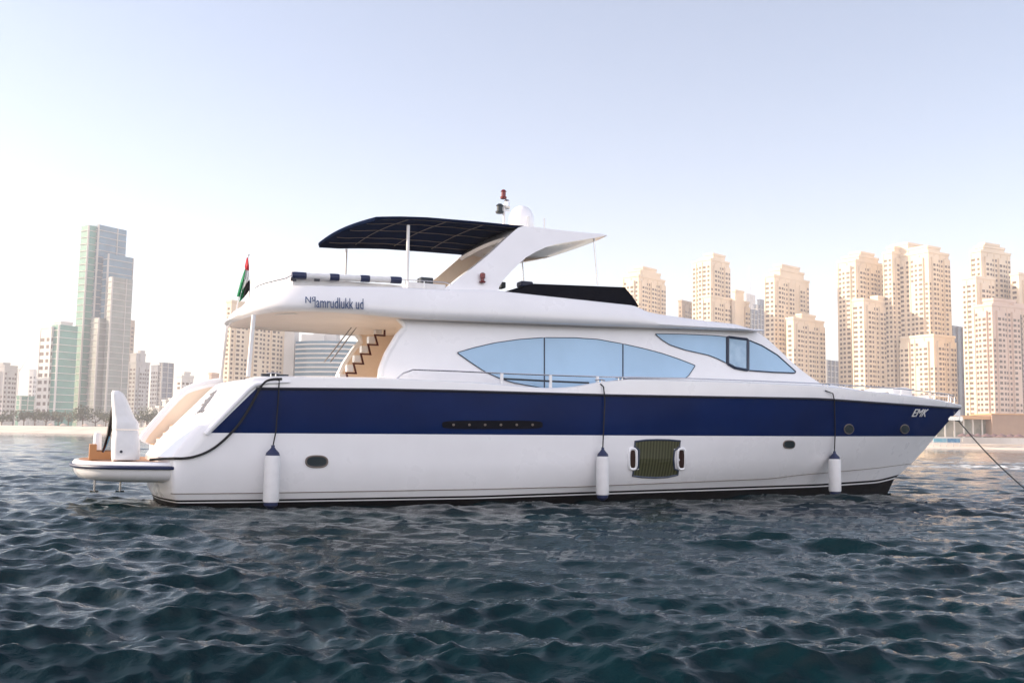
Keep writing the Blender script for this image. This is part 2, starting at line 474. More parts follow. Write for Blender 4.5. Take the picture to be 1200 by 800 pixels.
class Tower:
    """blocks are boxes turned by th; xm is the picture column of the corner nearest to the viewer"""
    def __init__(s, name, label, cat, D, th=35, wall='cream', group=None):
        s.name, s.D, s.th = name, D, R(th); s.label, s.cat, s.group = label, cat, group
        s.wall = MB(); s.wins = []; s.extra = []; s.wm = wall; s.root = None; s.ref = None
    def block(s, x0, xm, x1, ytop, dd=0.0, win=True, fh=3.75, cw=3.6, style='punch', yref=None, parapet=True, mi=0, top_skip=1, ww=.46, wh=.48, zb=3.0):
        D = s.D + dd
        yr = yref or (ytop + 480) / 2
        p0, pm, p1 = (at_depth(x, yr, D) for x in (x0, xm, x1))
        ztop = at_depth(xm, ytop, D).z
        t0, t1 = p0.x / D, p1.x / D
        th = s.th + math.atan(pm.x / D)
        a = (pm.x - t0 * D) / (math.cos(th) + t0 * math.sin(th)); b = (t1 * D - pm.x) / max(.12, math.sin(th) - t1 * math.cos(th))
        a = min(a, 95); b = min(b, 95)
        if s.ref is None: s.ref = Vector((pm.x, D, 0))
        c = Vector((pm.x, D, 0))
        el = Vector((-math.cos(th), math.sin(th), 0)); er = Vector((math.sin(th), math.cos(th), 0))
        nl = Vector((-math.sin(th), -math.cos(th), 0)); nr = Vector((math.cos(th), -math.sin(th), 0))
        cs = [c, c + el * a, c + el * a + er * b, c + er * b]
        s.wall.add([q + Vector((0, 0, z)) for z in (zb, ztop) for q in cs],
                   [(0, 3, 2, 1), (4, 5, 6, 7), (0, 1, 5, 4), (1, 2, 6, 5), (2, 3, 7, 6), (3, 0, 4, 7)], mi)
        if parapet:       # a slightly proud cornice band
            o = .5
            cc = [c - el * o - er * o, c + el * (a + o) - er * o, c + el * (a + o) + er * (b + o), c - el * o + er * (b + o)]
            s.wall.add([q + Vector((0, 0, z)) for z in (ztop - 1.2, ztop + .6) for q in cs and cc],
                       [(0, 3, 2, 1), (4, 5, 6, 7), (0, 1, 5, 4), (1, 2, 6, 5), (2, 3, 7, 6), (3, 0, 4, 7)], mi)
        for (d, n, w) in ((el, nl, a), (er, nr, b)):
            ncol = max(1, int(w / cw)); cwid = w / ncol
            nfl = int((ztop - 8) / fh)
            if style == 'punch' and win:
                bay = 1.3 if (ncol >= 4 and w > 14) else 0
                for i in range(ncol):
                    if bay and i % 4 in (1, 2):
                        if i % 4 == 1:
                            q = c + d * (cwid * (i + .02)); q2 = c + d * (cwid * (min(i + 2, ncol) - .02))
                            vs = [qq + n * k + Vector((0, 0, z)) for z in (zb, ztop - fh * 1.2) for qq, k in ((q, -.1), (q2, -.1), (q2, bay), (q, bay))]
                            s.wall.add(vs, [(0, 1, 2, 3), (7, 6, 5, 4), (0, 4, 5, 1), (1, 5, 6, 2), (2, 6, 7, 3), (3, 7, 4, 0)], mi)
                    nb = bay if (bay and i % 4 in (1, 2)) else 0
                    wide = ww + (0.22 if (i % 4 == 1) else 0)
                    for j in range(top_skip + (1 if nb else 0), nfl):
                        z = ztop - fh * (j + .75)
                        if z < 6: continue
                        if (i * 7 + j // 6) % 11 == 0 and ncol > 4: continue
                        s.wins.append((c + d * (cwid * (i + .5)) + n * (.04 + nb) + Vector((0, 0, z)), cwid * wide, fh * wh, d))
                for i in range(ncol + 1):       # shallow piers between the window columns
                    if i % 2 == 0:
                        q = c + d * (cwid * i)
                        e = cwid * .10
                        vs = [q + d * sx * e + n * k + Vector((0, 0, z)) for z in (zb, ztop - 2) for sx, k in ((-1, -.1), (1, -.1), (1, .45), (-1, .45))]
                        s.wall.add(vs, [(0, 1, 2, 3), (7, 6, 5, 4), (0, 4, 5, 1), (1, 5, 6, 2), (2, 6, 7, 3), (3, 7, 4, 0)], mi)
            elif style == 'band':
                for j in range(0, nfl):
                    z = ztop - fh * (j + .8)
                    e0 = c - d * .3; e1 = c + d * (w + .3)
                    vs = [q + n * k + Vector((0, 0, z + h)) for h in (-.28, .28) for q, k in ((e0, .0), (e1, .0), (e1, .9), (e0, .9))]
                    s.extra.append((vs,))
                for i in range(0, ncol + 1, 2):
                    q = c + d * (cwid * i); e = .35
                    vs = [q + d * sx * e + n * k + Vector((0, 0, z)) for z in (zb, ztop) for sx, k in ((-1, -.1), (1, -.1), (1, 1.05), (-1, 1.05))]
                    s.extra.append((vs,))
        return s
    def finish(s, slab='pale'):
        root = thing(s.name, s.ref, s.label, s.cat, 0, s.group)
        inv = -s.ref
        s.wall.v = [tuple(Vector(v) + inv) for v in s.wall.v]
        mats = s.wm if isinstance(s.wm, list) else [s.wm]
        s.wall.build('wall', [M[x] for x in mats], root, smooth=False)
        if s.extra:
            b = MB()
            for (vs,) in s.extra:
                b.add([v + inv for v in vs], [(0, 1, 2, 3), (7, 6, 5, 4), (0, 4, 5, 1), (1, 5, 6, 2), (2, 6, 7, 3), (3, 7, 4, 0)])
            b.build('floor_slabs', M[slab], root, smooth=False)
        s.wins.sort(key=lambda w: -w[0].z)
        for (p, w, h, d) in s.wins[:100]:
            o = bpy.data.objects.new('window', WINMESH); C.objects.link(o); o.parent = root
            o.location = p + inv; o.scale = (w, .3, h); o.rotation_euler = (0, 0, math.atan2(d.y, d.x))
        rest = s.wins[100:]
        if rest:
            b = MB()
            for (p, w, h, d) in rest:
                n = Vector((-d.y, d.x, 0))
                q = p + inv
                vs = [q + d * (sx * w / 2) + n * (sy * .15) + Vector((0, 0, sz * h / 2)) for sz in (-1, 1) for sy in (-1, 1) for sx in (-1, 1)]
                b.add(vs, [(0, 2, 3, 1), (4, 5, 7, 6), (0, 1, 5, 4), (2, 6, 7, 3), (0, 4, 6, 2), (1, 3, 7, 5)])
            tag(b.build('windows_mass', M['win'], root, smooth=False), kind='stuff')
        return root

GR = 'cream residential towers behind the beach'
# right-hand side, left to right
Tower('residential_tower', 'cream tower whose top shows just right of the dark flybridge screen cover', 'tower', 830, 35, 'cream', GR)\
    .block(730, 748, 779, 322).block(736, 750, 774, 316, 4, win=False).block(742, 753, 769, 312.5, 6, win=False).finish()
Tower('apartment_block', 'plain low beige block left of the second cream tower', 'building', 900, 30, 'tanstone')\
    .block(795, 799, 813, 352).finish()
Tower('residential_tower', 'cream stepped tower above the pilot house roof with a wider lower wing in front', 'tower', 800, 35, 'cream', GR)\
    .block(811, 826, 842, 305, 8).block(818, 833, 855, 303).block(826, 836, 850, 297, 6, win=False).block(824, 833, 878, 346, -22).block(858, 862, 872, 340, -8, win=False).finish()
Tower('residential_tower', 'cream tower above the sloping windscreen with a lower wing on its right', 'tower', 780, 35, 'cream', GR)\
    .block(897, 908, 949, 322).block(903, 915, 943, 315, 5, win=False).block(908, 917, 938, 310, 7, win=False).block(922, 930, 966, 372, -22).block(934, 940, 956, 368, -10, win=False).finish()
Tower('residential_tower', 'cream tower with a blocky lower wing at its right, left of the tallest twin tower', 'tower', 770, 35, 'cream', GR)\
    .block(983, 1004, 1036, 304).block(988, 1008, 1031, 299, 5, win=False).block(997, 1010, 1026, 295, 7, win=False).block(1000, 1013, 1058, 350, -24).block(1022, 1030, 1048, 347, -12, win=False).finish()
Tower('residential_tower', 'widest and tallest cream tower, its crown behind the bow rail, second from the right', 'tower', 740, 35, 'cream', GR)\
    .block(1037, 1047, 1072, 295, 16).block(1042, 1050, 1070, 289, 20, win=False).block(1057, 1090, 1114, 294).block(1062, 1089, 1104, 288, 4, win=False).block(1046, 1066, 1092, 284.5, 18, win=False).block(1056, 1095, 1120, 392, -14).finish()
Tower('residential_tower', 'rose and cream tower cluster at the right edge above the beach club', 'tower', 700, 38, ['cream', 'rose'], GR)\
    .block(1140, 1152, 1187, 293, 20).block(1145, 1155, 1180, 288, 24, win=False).block(1150, 1157, 1174, 285, 26, win=False).block(1129, 1146, 1168, 324, 10)\
    .block(1186, 1196, 1226, 320, 12).block(1143, 1164, 1204, 356, -18, mi=1).block(1154, 1166, 1192, 350, -10, win=False, mi=1).block(1176, 1190, 1232, 356, -6, mi=1).finish()
# darker towers between them
Tower('office_tower', 'dark slate glass tower squeezed between cream towers near the right edge', 'tower', 880, 30, 'slate')\
    .block(1113, 1117, 1131, 382, style='band', fh=7).finish('slate')
Tower('office_tower', 'small grey glass block behind the low end of the windscreen', 'tower', 1000, 30, 'slate')\
    .block(965, 969, 987, 422, style='band', fh=6).finish('pale')
Tower('office_tower', 'far slate tower with stepped roof beside the thin spire', 'tower', 1150, 30, 'slate')\
    .block(884, 888, 899, 357, style='band', fh=6).block(888, 891, 896, 351, 8, win=False).block(872, 876, 888, 362, -30, style='band', fh=6).finish('pale')
t = Tower('spire_tower', 'pale distant tower topped by a thin needle spire', 'tower', 1700, 30, 'pale')\
    .block(871, 875, 885, 344, style='band', fh=9)
rt = t.finish('pale')
p = at_depth(878.5, 344, 1706); q = at_depth(878.5, 312, 1706)
MB().tube([p - t.ref, p.lerp(q, .45) - t.ref, q - t.ref], [1.6, .9, .2], 8).build('spire', M['pale'], rt)

# left-hand side
Tower('glass_tower', 'tallest tower at the left, blue green glass with stepped top', 'tower', 1000, 55, ['blueglass', 'greenglass', 'tanglass'])\
    .block(95, 114, 147, 263, 0, style='band', fh=7, cw=11, yref=300, mi=0, parapet=False).block(91, 100, 112, 263.5, -6, style='band', fh=7, cw=11, yref=340, mi=1, parapet=False)\
    .block(118, 124, 153, 297, -3, style='band', fh=7, cw=11, yref=360, mi=0, parapet=False)\
    .block(104, 113, 126, 372, -12, style='band', fh=6, cw=7, yref=430, mi=2, parapet=False).block(122, 127, 151, 324, -14, style='band', fh=6, cw=7, yref=420, mi=2, parapet=False).finish('pale')
Tower('glass_tower', 'shorter green glass tower with a white edge, left of the tallest tower', 'tower', 960, 55, ['whitewall', 'greenglass'])\
    .block(44, 57, 60, 383, 0, yref=440, fh=7, cw=6).block(57, 66, 88, 380, -2, style='band', fh=7, cw=12, yref=440, mi=1, parapet=False).block(62, 70, 84, 376.5, 4, win=False, yref=400).finish('whitewall')
Tower('apartment_block', 'pale block cut by the left edge of the picture', 'building', 950, 50, 'pale')\
    .block(-14, 4, 19, 428, fh=4.5).block(-10, 2, 10, 425, 5, win=False).finish()
Tower('apartment_block', 'thin pale tower standing left of the green glass tower', 'building', 1300, 35, 'whitewall')\
    .block(33, 38, 46, 433, fh=6).finish()
Tower('apartment_block', 'low green glass block beside the left beach trees', 'building', 1020, 50, 'greenglass')\
    .block(19, 24, 44, 464, style='band', fh=5).finish('whitewall')
Tower('apartment_block', 'brownish slab directly behind the right flank of the tallest glass tower', 'building', 1150, 50, 'tanstone')\
    .block(144, 147, 155, 375, fh=5).finish()
Tower('apartment_block', 'pale blue topped apartment block right of the tallest glass tower', 'building', 1050, 50, ['pale', 'blueglass'])\
    .block(150, 158, 174, 424, fh=4.6, yref=460).block(152, 159, 170, 414, 5, win=False, yref=430).block(160, 163, 168, 411, 8, win=False).finish()
Tower('apartment_block', 'grey and white mid rise tower in the haze above the white terraces', 'building', 1150, 50, ['whitewall', 'slate'])\
    .block(176, 184, 187, 428, fh=5).block(186, 189, 202, 425, -4, style='band', fh=6, mi=1).finish('pale')
t = Tower('terraced_hotel', 'low white terraced hotel stepping up beside the yacht stern', 'building', 850, 50, 'whitewall')
for i in range(9):
    x = 160 + i * 7.5
    t.block(x, x + 4, x + 15, 487 - i * 4.6 + (3 if i % 2 else 0) + (14 if i > 6 else 0), -i * 1.5, fh=3.6, cw=3.2)
t.block(206, 212, 226, 440, 30, fh=4).block(212, 215, 222, 436, 34, win=False)
t.finish()
Tower('apartment_block', 'small tan block seen just left of the cockpit posts', 'building', 820, 35, 'rose')\
    .block(244, 247, 260, 437, fh=4).finish()
Tower('residential_tower', 'beige tower seen through the open cockpit behind the overhang posts', 'tower', 700, 50, ['cream'], GR)\
    .block(262, 268, 331, 352, fh=3.3, cw=4.2, ww=.4, yref=430).finish()
Tower('apartment_block', 'plain pale grey slab between beige tower and curved hotel seen through the cockpit', 'building', 740, 30, 'whitewall')\
    .block(326, 344, 349, 380, win=False).finish()
def curved_hotel():
    D = 720; c = at_depth(372, 430, D); ztop = at_depth(372, 399, D).z
    x0 = at_depth(342, 430, D).x - c.x; x1 = at_depth(432, 430, D).x - c.x
    root = thing('curved_hotel', (c.x, D, 0), 'curved grey blue glass hotel with white roof seen through the cockpit', 'building')
    def arc(off, z):
        return [(x0 + (x1 - x0) * i / 24, 10 * ((i / 12 - 1) ** 2) - off, z) for i in range(25)] + [(x1, 40, z), (x0, 40, z)]
    def solid(z0, z1, off, b):
        a, d = arc(off, z0), arc(off, z1); n = len(a)
        b.add(a + d, [tuple(range(n))[::-1], tuple(range(n, 2 * n))] + [(i, (i + 1) % n, n + (i + 1) % n, n + i) for i in range(n)])
    b = MB(); solid(3, ztop, 0, b); b.build('wall', M['blueglass'], root, smooth=False)
    b = MB(); z = 6
    while z < ztop: solid(z, z + 1.1, 1.0, b); z += 3.4
    b.build('floor_slabs', M['whitewall'], root, smooth=False)
    b = MB(); b.box(x0 + 5, x0 + 22, 6, 30, ztop, ztop + 5).box(x0 + 13, x0 + 30, 10, 28, ztop, ztop + 7.5); b.build('roof', M['whitewall'], root, smooth=False)
curved_hotel()

# beach club at the right
def beach_club():
    D = 430
    a = at_depth(1085, 505, D); r = thing('beach_pavilion', (a.x, D, 4), 'glass fronted beach pavilion under a flat orange brown roof, right of the bow', 'building')
    x1 = at_depth(1161, 505, D).x - a.x; h = at_depth(1140, 487, D).z - 4
    MB().box(0, x1, 2, 22, 0, h - 1.5).build('glass_front', M['glassfar'], r, smooth=False)
    MB().box(-2, x1 + 2.5, -3, 24, h - 1.5, h).build('roof', M['roofwood'], r, smooth=False)
    b = MB()
    for i in range(8): b.box(i * x1 / 7 - .25, i * x1 / 7 + .25, -1, -.5, 0, h - 1.5)
    b.build('column_row', M['whitewall'], r, smooth=False)
    a = at_depth(1163, 505, D - 4); r = thing('service_building', (a.x, D - 4, 4), 'windowless brown box building beside the glass pavilion on the beach', 'building')
    x1 = at_depth(1198, 505, D).x - a.x; h = at_depth(1180, 486, D).z - 4
    MB().box(0, x1, 0, 20, 0, h).build('wall', M['brownwall'], r, smooth=False)
    MB().box(-.4, x1 + .4, -.4, 20.4, h, h + .5).build('roof', M['roofwood'], r, smooth=False)
    a = at_depth(1199, 505, D + 8); r = thing('service_building', (a.x, D + 8, 4), 'lower brown building at the right picture edge behind the umbrellas', 'building')
    h = at_depth(1200, 488, D).z - 4
    MB().box(0, 26, 0, 20, 0, h).build('wall', M['brownwall'], r, smooth=False)
    MB().box(-.4, 26.4, -.4, 20.4, h, h + .6).build('roof', M['roofwood'], r, smooth=False)
    # white low wall in front
    D2 = 402; a = at_depth(1090, 512, D2); b = at_depth(1230, 512, D2)
    o = MB().box(a.x, b.x, D2, D2 + 1, 2, 4.6).build('promenade_wall', M['whitewall'], smooth=False)
    tag(o, 'long low white wall along the top of the right beach', 'wall')
    D3 = 388; a = at_depth(1094, 512, D3); b = at_depth(1125, 512, D3)
    r = thing('beach_banner', (a.x, D3, 1.5), 'blue and white banner standing on the sand just right of the bow', 'banner')
    w = b.x - a.x; z1 = at_depth(1110, 513.5, D3).z - 1.5; z0 = at_depth(1110, 518, D3).z - 1.5
    MB().box(0, w * .5, 0, .15, z0, z1).build('panel', M['banner1'], r, smooth=False)
    MB().box(w * .52, w, 0, .15, z0, z1).build('panel', M['banner2'], r, smooth=False)
    bb = MB()
    for i in range(5): bb.box(i * w / 4 - .1, i * w / 4 + .1, .2, .4, -1, z1)
    bb.build('frame', M['whitewall'], r, smooth=False)
M['glassfar'] = mat('pavilion_glass', (0.14, 0.18, 0.15), 0.2, noise=0.6, nscale=0.15, two=(0.32, 0.30, 0.25))
M['roofwood'] = mat('orange_brown_roof', (0.55, 0.33, 0.17), 0.8)
M['brownwall'] = mat('brown_cladding', (0.33, 0.23, 0.17), 0.8, noise=0.1, nscale=0.3)
M['banner1'] = mat('turquoise_banner', (0.16, 0.50, 0.60), 0.7, noise=0.4, nscale=0.9, two=(0.4, 0.62, 0.68))
M['banner2'] = mat('blue_banner', (0.03, 0.22, 0.42), 0.7, noise=0.4, nscale=0.9, two=(0.2, 0.42, 0.55))
beach_club()

# umbrellas and loungers on the right beach
M['thatch'] = mat('purple_brown_canvas', (0.16, 0.10, 0.10), 0.9)
def umbrellas():
    spots = [(1128, 398, 'leftmost'), (1137, 396, 'second from left'), (1146, 398, 'third from left'), (1156, 395, 'fourth from left'), (1165, 397, 'fifth from left'),
             (1174, 394, 'third from right'), (1184, 396, 'second from right'), (1194, 394, 'rightmost')]
    proto = None
    for px, D, w in spots:
        p = at_depth(px, 515, D); lab = 'brown beach umbrella on the sand right of the bow, %s of the row' % w
        if proto is None:
            r = thing('beach_umbrella', (p.x, D, 3.2), lab, 'umbrella', 0, 'brown umbrellas on the right beach')
            MB().lathe([(2.1, 1.7), (1.9, 2.0), (.9, 2.6), (.05, 3.0)], n=12).build('canopy', M['thatch'], r)
            MB().tube([(0, 0, -.5), (0, 0, 2.6)], .08, 6).build('pole', M['whitewall'], r)
            proto = r
        else:
            r = proto.copy(); C.objects.link(r); r.location = (p.x, D, 3.2); r['label'] = lab
            for ch in list(proto.children):
                c = ch.copy(); C.objects.link(c); c.parent = r
umbrellas()
def left_parasols():
    proto = None
    for px, w in ((60, 'left of the green glass tower foot'), (74, 'below the green glass tower'), (100, 'below the tallest glass tower'), (118, 'just left of the hanging dark cloth'), (172, 'just right of the white davit'), (180, 'touching the stern wing of the yacht')):
        p0 = at_depth(px, 497, 600); D = shore_y(p0.x) + 34; p = at_depth(px, 497, D)
        lab = 'pale pink parasol on the left beach ' + w
        if proto is None:
            r = thing('beach_parasol', (p.x, D, 2.7), lab, 'parasol', 0, 'pale parasols on the left beach')
            MB().lathe([(1.9, 1.9), (1.7, 2.15), (.8, 2.6), (.05, 2.9)], n=12).build('canopy', M['rose'], r)
            MB().tube([(0, 0, -.5), (0, 0, 2.6)], .08, 6).build('pole', M['whitewall'], r)
            proto = r
        else:
            r = proto.copy(); C.objects.link(r); r.location = (p.x, D, 2.7); r['label'] = lab
            for ch in list(proto.children):
                c = ch.copy(); C.objects.link(c); c.parent = r
left_parasols()

# trees along the left shore
M['leaf'] = mat('dusty_leaves', (0.13, 0.14, 0.085), 0.8, noise=0.5, nscale=0.6)
M['bark'] = mat('bark', (0.12, 0.08, 0.05), 0.9)
def tree_mesh(seed, w, h):
    rg = random.Random(seed)
    crown = MB()
    cl = [(rg.gauss(0, w * .32), rg.gauss(0, w * .25), h * rg.uniform(.45, .9), rg.uniform(.16, .3) * h) for _ in range(12)]
    for (cx, cy, cz, cr) in cl:
        for _ in range(46):
            d = Vector((rg.gauss(0, 1), rg.gauss(0, 1), rg.gauss(0, .8))).normalized() * cr * rg.uniform(.6, 1.1)
            c = Vector((cx, cy, cz)) + d
            a = Vector((rg.gauss(0, 1), rg.gauss(0, 1), rg.gauss(0, 1))).normalized(); b = a.orthogonal().normalized()
            s = rg.uniform(.25, .55)
            crown.add([c + a * s, c + b * s * .6, c - a * s, c - b * s * .6], [(0, 1, 2, 3)])
    trunk = MB().tube([(0, 0, -1), (.1, 0, h * .3), (0, .1, h * .6)], [.35, .25, .12], 7)
    for (cx, cy, cz, cr) in cl[:5]: trunk.tube([(.1, 0, h * .3), (cx * .5, cy * .5, h * .5), (cx, cy, cz)], [.18, .1, .04], 5)
    return crown, trunk
kinds = []
for k in range(4):
    kinds.append(tree_mesh(k, 9 + k, 6.5 + k * .8))
tpl = {}
land = ['below the pale block at the left edge', 'left of the low green glass block', 'in front of the low green glass block', 'under the green glass tower with the white edge',
        'right of the green glass tower', 'under the left flank of the tallest tower', 'in front of the tallest glass tower', 'under the right flank of the tallest tower',
        'left of the white davit cover', 'right of the white davit cover', 'below the pale blue topped block', 'in front of the white terraced hotel', 'where the terraces meet the stern']
for i, (px, w) in enumerate(zip([2, 15, 28, 41, 54, 68, 80, 97, 112, 124, 160, 172, 186], land)):
    D = 640 - px * .25 + (i % 3) * 9; p = at_depth(px, 495, D); k = i % 4
    r = thing('shore_tree', (p.x, D, 3.9), 'bushy olive tree ' + w, 'tree', i * 1.3, 'trees along the left shore')
    if k not in tpl:
        a = kinds[k][0].build('crown', M['leaf'], r, smooth=False); b = kinds[k][1].build('trunk', M['bark'], r)
        tpl[k] = (a, b)
    else:
        for q in tpl[k]:
            c = q.copy(); C.objects.link(c); c.parent = r
    s = 1.1 + .4 * ((i * 37) % 10) / 10; r.scale = (s, s, s)
# low white seafront buildings, left
for x0, xm, x1, yt, lab in ((22, 30, 62, 486, 'long low white seafront building below the green glass tower'), (92, 100, 128, 485, 'low white pavilion at the foot of the tallest tower')):
    Tower('seafront_building', lab, 'building', 690, 20, 'whitewall').block(x0, xm, x1, yt, fh=3.4, cw=4, top_skip=0).finish()
# tower crane, far left
p = at_depth(44, 400, 1500); r = thing('tower_crane', (p.x, 1500, 0), 'faint tower crane jib slanting above the left blocks', 'crane')
q0 = at_depth(22, 436, 1500); q1 = at_depth(42, 404, 1500)
MB().tube([Vector((q0.x - p.x, 0, 0)), Vector((q0.x - p.x, 0, q0.z + 6))], 1.0, 4).build('mast', M['pale'], r, smooth=False)
MB().tube([Vector((q0.x - p.x, 0, q0.z)), Vector((q1.x - p.x, 0, q1.z))], [.9, .4], 4).build('jib', M['pale'], r, smooth=False)

# ------------------------------------------------------------------ haze
def make_haze():
    m = bpy.data.materials.new('haze_air'); m.use_nodes = True
    nt = m.node_tree; nt.nodes.clear()
    out = nt.nodes.new('ShaderNodeOutputMaterial'); v = nt.nodes.new('ShaderNodeVolumePrincipled')
    v.inputs['Color'].default_value = (0.92, 0.92, 0.98, 1)
    v.inputs['Density'].default_value = HAZE_DENSITY
    v.inputs['Anisotropy'].default_value = 0.0
    nt.links.new(v.outputs[0], out.inputs['Volume'])
    o = MB().box(-2400, 2400, -420, 2500, -2.6, 275).build('haze', m, smooth=False)
    tag(o, kind='stuff')
make_haze()
# === YACHT

# ------------------------------------------------------------------ yacht
def sstep(x): x = max(0, min(1, x)); return x * x * (3 - 2 * x)
def taper(u, us, ue, p):
    if u <= us: return 1.0
    if u >= ue: return 0.0
    return 1 - ((u - us) / (ue - us)) ** p

Y = thing('motor_yacht', ORG, 'long white motor yacht with navy blue hull band and navy bimini on the water', 'yacht', PSI)
YI = Matrix.Translation(ORG) @ Matrix.Rotation(PSI, 4, 'Z')

SM = lambda p, k=2: smooth_poly(p, 160, k)
LV = []   # level: start px, stem px, Bmax, us, p, line
def level(start, stem, B, us, p, line, zc=None, bulge=.35, ust=None):
    u0 = S(start[0], start[1], B * .97)[0]
    ue, _, ze = S(stem[0], stem[1], 0.0)
    LV.append(dict(u0=u0, ue=ue, ze=ze, B=B, us=us, p=p, line=SM(line) if line else None, zc=zc, bulge=bulge, ust=ust))
boot = [(190, 586), (300, 585), (560, 580.5), (680, 576.3), (960, 566.8), (1030, 562), (1056, 555)]
off = lambda pl, d: [(x, y + d) for x, y in pl]
level((208, 590), (1036, 576), 2.0, 7, 1.7, None, zc=-0.9)
level((208, 590), (1040, 576), 2.70, 8, 1.8, None, zc=-0.12)
level((207, 589.5), (1048, 566), 2.80, 8, 1.85, off(boot, 3.6))
level((206, 588), (1050, 563), 2.82, 8, 1.85, off(boot, 2.2))
level((205, 586), (1054, 559), 2.84, 8, 1.85, boot)
level((201, 578.5), (1068, 543), 2.98, 9, 1.9, [(190, 578.5), (300, 577.5), (560, 573), (680, 570), (905, 560.5), (930, 557), (1020, 549), (1068, 543)])
level((199, 534), (1084, 525), 3.06, 11, 2.0, [(190, 536), (560, 541), (960, 537), (1084, 526)], bulge=.35)
level((223, 507), (1096, 511), 3.10, 12, 2.1, [(200, 507), (247, 507), (560, 509), (720, 510), (960, 511), (1097, 511)], bulge=.3, ust=(247, 507))
level((276, 456), (1125, 479), 3.14, 13, 2.35, [(262, 455), (300, 455), (440, 456), (540, 458), (720, 463), (960, 467), (1126, 478.5)], bulge=.28, ust=(300, 455))
level((286, 447), (1127, 476), 3.13, 13, 2.4, [(270, 450), (286, 445.5), (296, 442.5), (330, 442), (440, 443.5), (560, 449), (640, 456), (672, 454.5), (700, 449), (740, 445), (860, 448), (960, 452.5), (1074, 465), (1110, 470.5), (1128, 476)], bulge=.28, ust=(304, 450))
def Bk(k, u):
    q = LV[k]
    b = q['B'] * taper(u, q['us'], q['ue'], q['p'])
    if u < 7: b *= 1 - .03 * ((7 - u) / 7) ** 2
    return b
NC = 90
def hull_col(k, t):
    q = LV[k]
    ub = S(*q['ust'], q['B'] * .97)[0] if q['ust'] else q['u0'] + .5
    tb = 0.04
    if t < tb: u = q['u0'] + (ub - q['u0']) * t / tb
    else: u = ub + (q['ue'] - ub) * (t - tb) / (1 - tb)
    return u
def hull_pt(k, t):
    q = LV[k]; u = hull_col(k, t); v = Bk(k, u)
    z = q['zc'] if q['line'] is None else zline(u, v, q['line'])
    rc = RCN if k > 6 else .15
    x = (u - q['u0']) / rc
    if x < 1: v -= rc * (1 - math.sqrt(max(0, x * (2 - x))))
    return u, v, z
RCN = .40
TS = [0, .0008, .003, .007, .013, .022, .031, .04] + [.04 + .96 * (i / NC) for i in range(1, NC + 1)]
rows = []
stern_z = []
for k in range(len(LV)):
    star = [hull_pt(k, t) for t in TS]
    u0, v0, z0 = star[0]
    tr = []
    nT = 24
    for i in range(1, nT):
        s = math.cos(math.pi * i / nT)
        tr.append((u0 - LV[k]['bulge'] * (1 - abs(s) ** 2.3), v0 * s, z0))
    rows.append([L(*p) for p in reversed(star)] + [L(*p) for p in tr] + [L(p[0], -p[1], p[2]) for p in star])
    stern_z.append((u0, v0, z0))
b = MB()
nc = len(rows[0]); NS = len(TS)
for k in range(len(rows) - 1):
    for j in range(nc - 1):
        j_s = NS - 1 - j if j < NS else (j - (nc - NS) if j >= nc - NS else -1)   # station index from the stern, both sides
        side = (0 <= j < NS - 1 - 7) or (j >= nc - NS + 7)
        m = 0
        if k in (0, 1): m = 2
        elif k == 3: m = 2
        elif k == 7 and side: m = 1
        b.add([rows[k][j], rows[k][j + 1], rows[k + 1][j + 1], rows[k + 1][j]], [(0, 1, 2, 3)], m)
# bulwark cap, inner side, deck
top = rows[-1]
def inset(row, d, dz):
    n = len(row); out = []
    for i, p in enumerate(row):
        p = Vector(p)
        a = Vector(row[max(i - 1, 0)]); c = Vector(row[min(i + 1, n - 1)])
        t = (c - a); t.z = 0; t.normalize()
        nrm = Vector((t.y, -t.x, 0))
        cen = Vector((12, 0, p.z)) - p
        if nrm.dot(cen) < 0: nrm = -nrm
        q = p + nrm * d
        if p.y <= 0 and q.y > -.02: q.y = 0
        if p.y >= 0 and q.y < .02: q.y = 0
        q.z += dz
        out.append(tuple(q))
    return out
capr = inset(top, .05, .035); cap = inset(top, .16, .03); inn = inset(top, .20, -.38)
b.grid([top, capr, cap, inn], 0)
for j in range(nc // 2):
    b.add([inn[j], inn[j + 1], inn[nc - 2 - j], inn[nc - 1 - j]], [(0, 1, 2, 3)], 3)
M['deck'] = mat('pale_deck', (0.66, 0.62, 0.58), 0.6)
hull = b.build('hull', [M['white'], M['navy'], M['black'], M['deck']], Y, angle=40)
# rub rail under the white bulwark, raised lip round the aft end of the navy band, spray chine
rail = MB()
rp = [hull_pt(8, t) for t in TS[7:]]
rail.tube([L(u, v + .02, z) for u, v, z in rp], .035, 6)
rail.tube([L(u, -v - .02, z) for u, v, z in rp], .035, 6)
rail.build('rub_rail', M['rubber'], hull)
ch = MB()
for sgn in (1, -1):
    ch.tube([L(u, sgn * (v + .0), z) for u, v, z in [hull_pt(5, t) for t in TS]], .012, 6)
ch.build('chine_strip', M['steel_dull'], hull)
def bside(u, z):
    """hull half breadth at height z (between the level lines)"""
    prev = None
    pts = []
    for k in range(1, len(LV)):
        q = LV[k]
        if u > q['ue']: v = 0; zz = q['ze']
        else:
            v = Bk(k, u); zz = q['zc'] if q['line'] is None else zline(u, v, q['line'])
        pts.append((zz, v))
    if z <= pts[0][0]: return pts[0][1]
    for a, c in zip(pts, pts[1:]):
        if z <= c[0]: return a[1] + (c[1] - a[1]) * (z - a[0]) / max(1e-6, c[0] - a[0])
    return pts[-1][1]
lip = MB()
lp = [(241, 508.5), (246, 503), (262, 486.5), (278, 470), (291, 456.5), (299, 450.5), (312, 448), (340, 447.6)]
lip.tube([L(u, v + .03, z) for u, v, z in [S(x, y, bside) for x, y in lp]], [.06] * 6 + [.045, .02], 8)
lip.build('raised_lip', M['white'], hull)

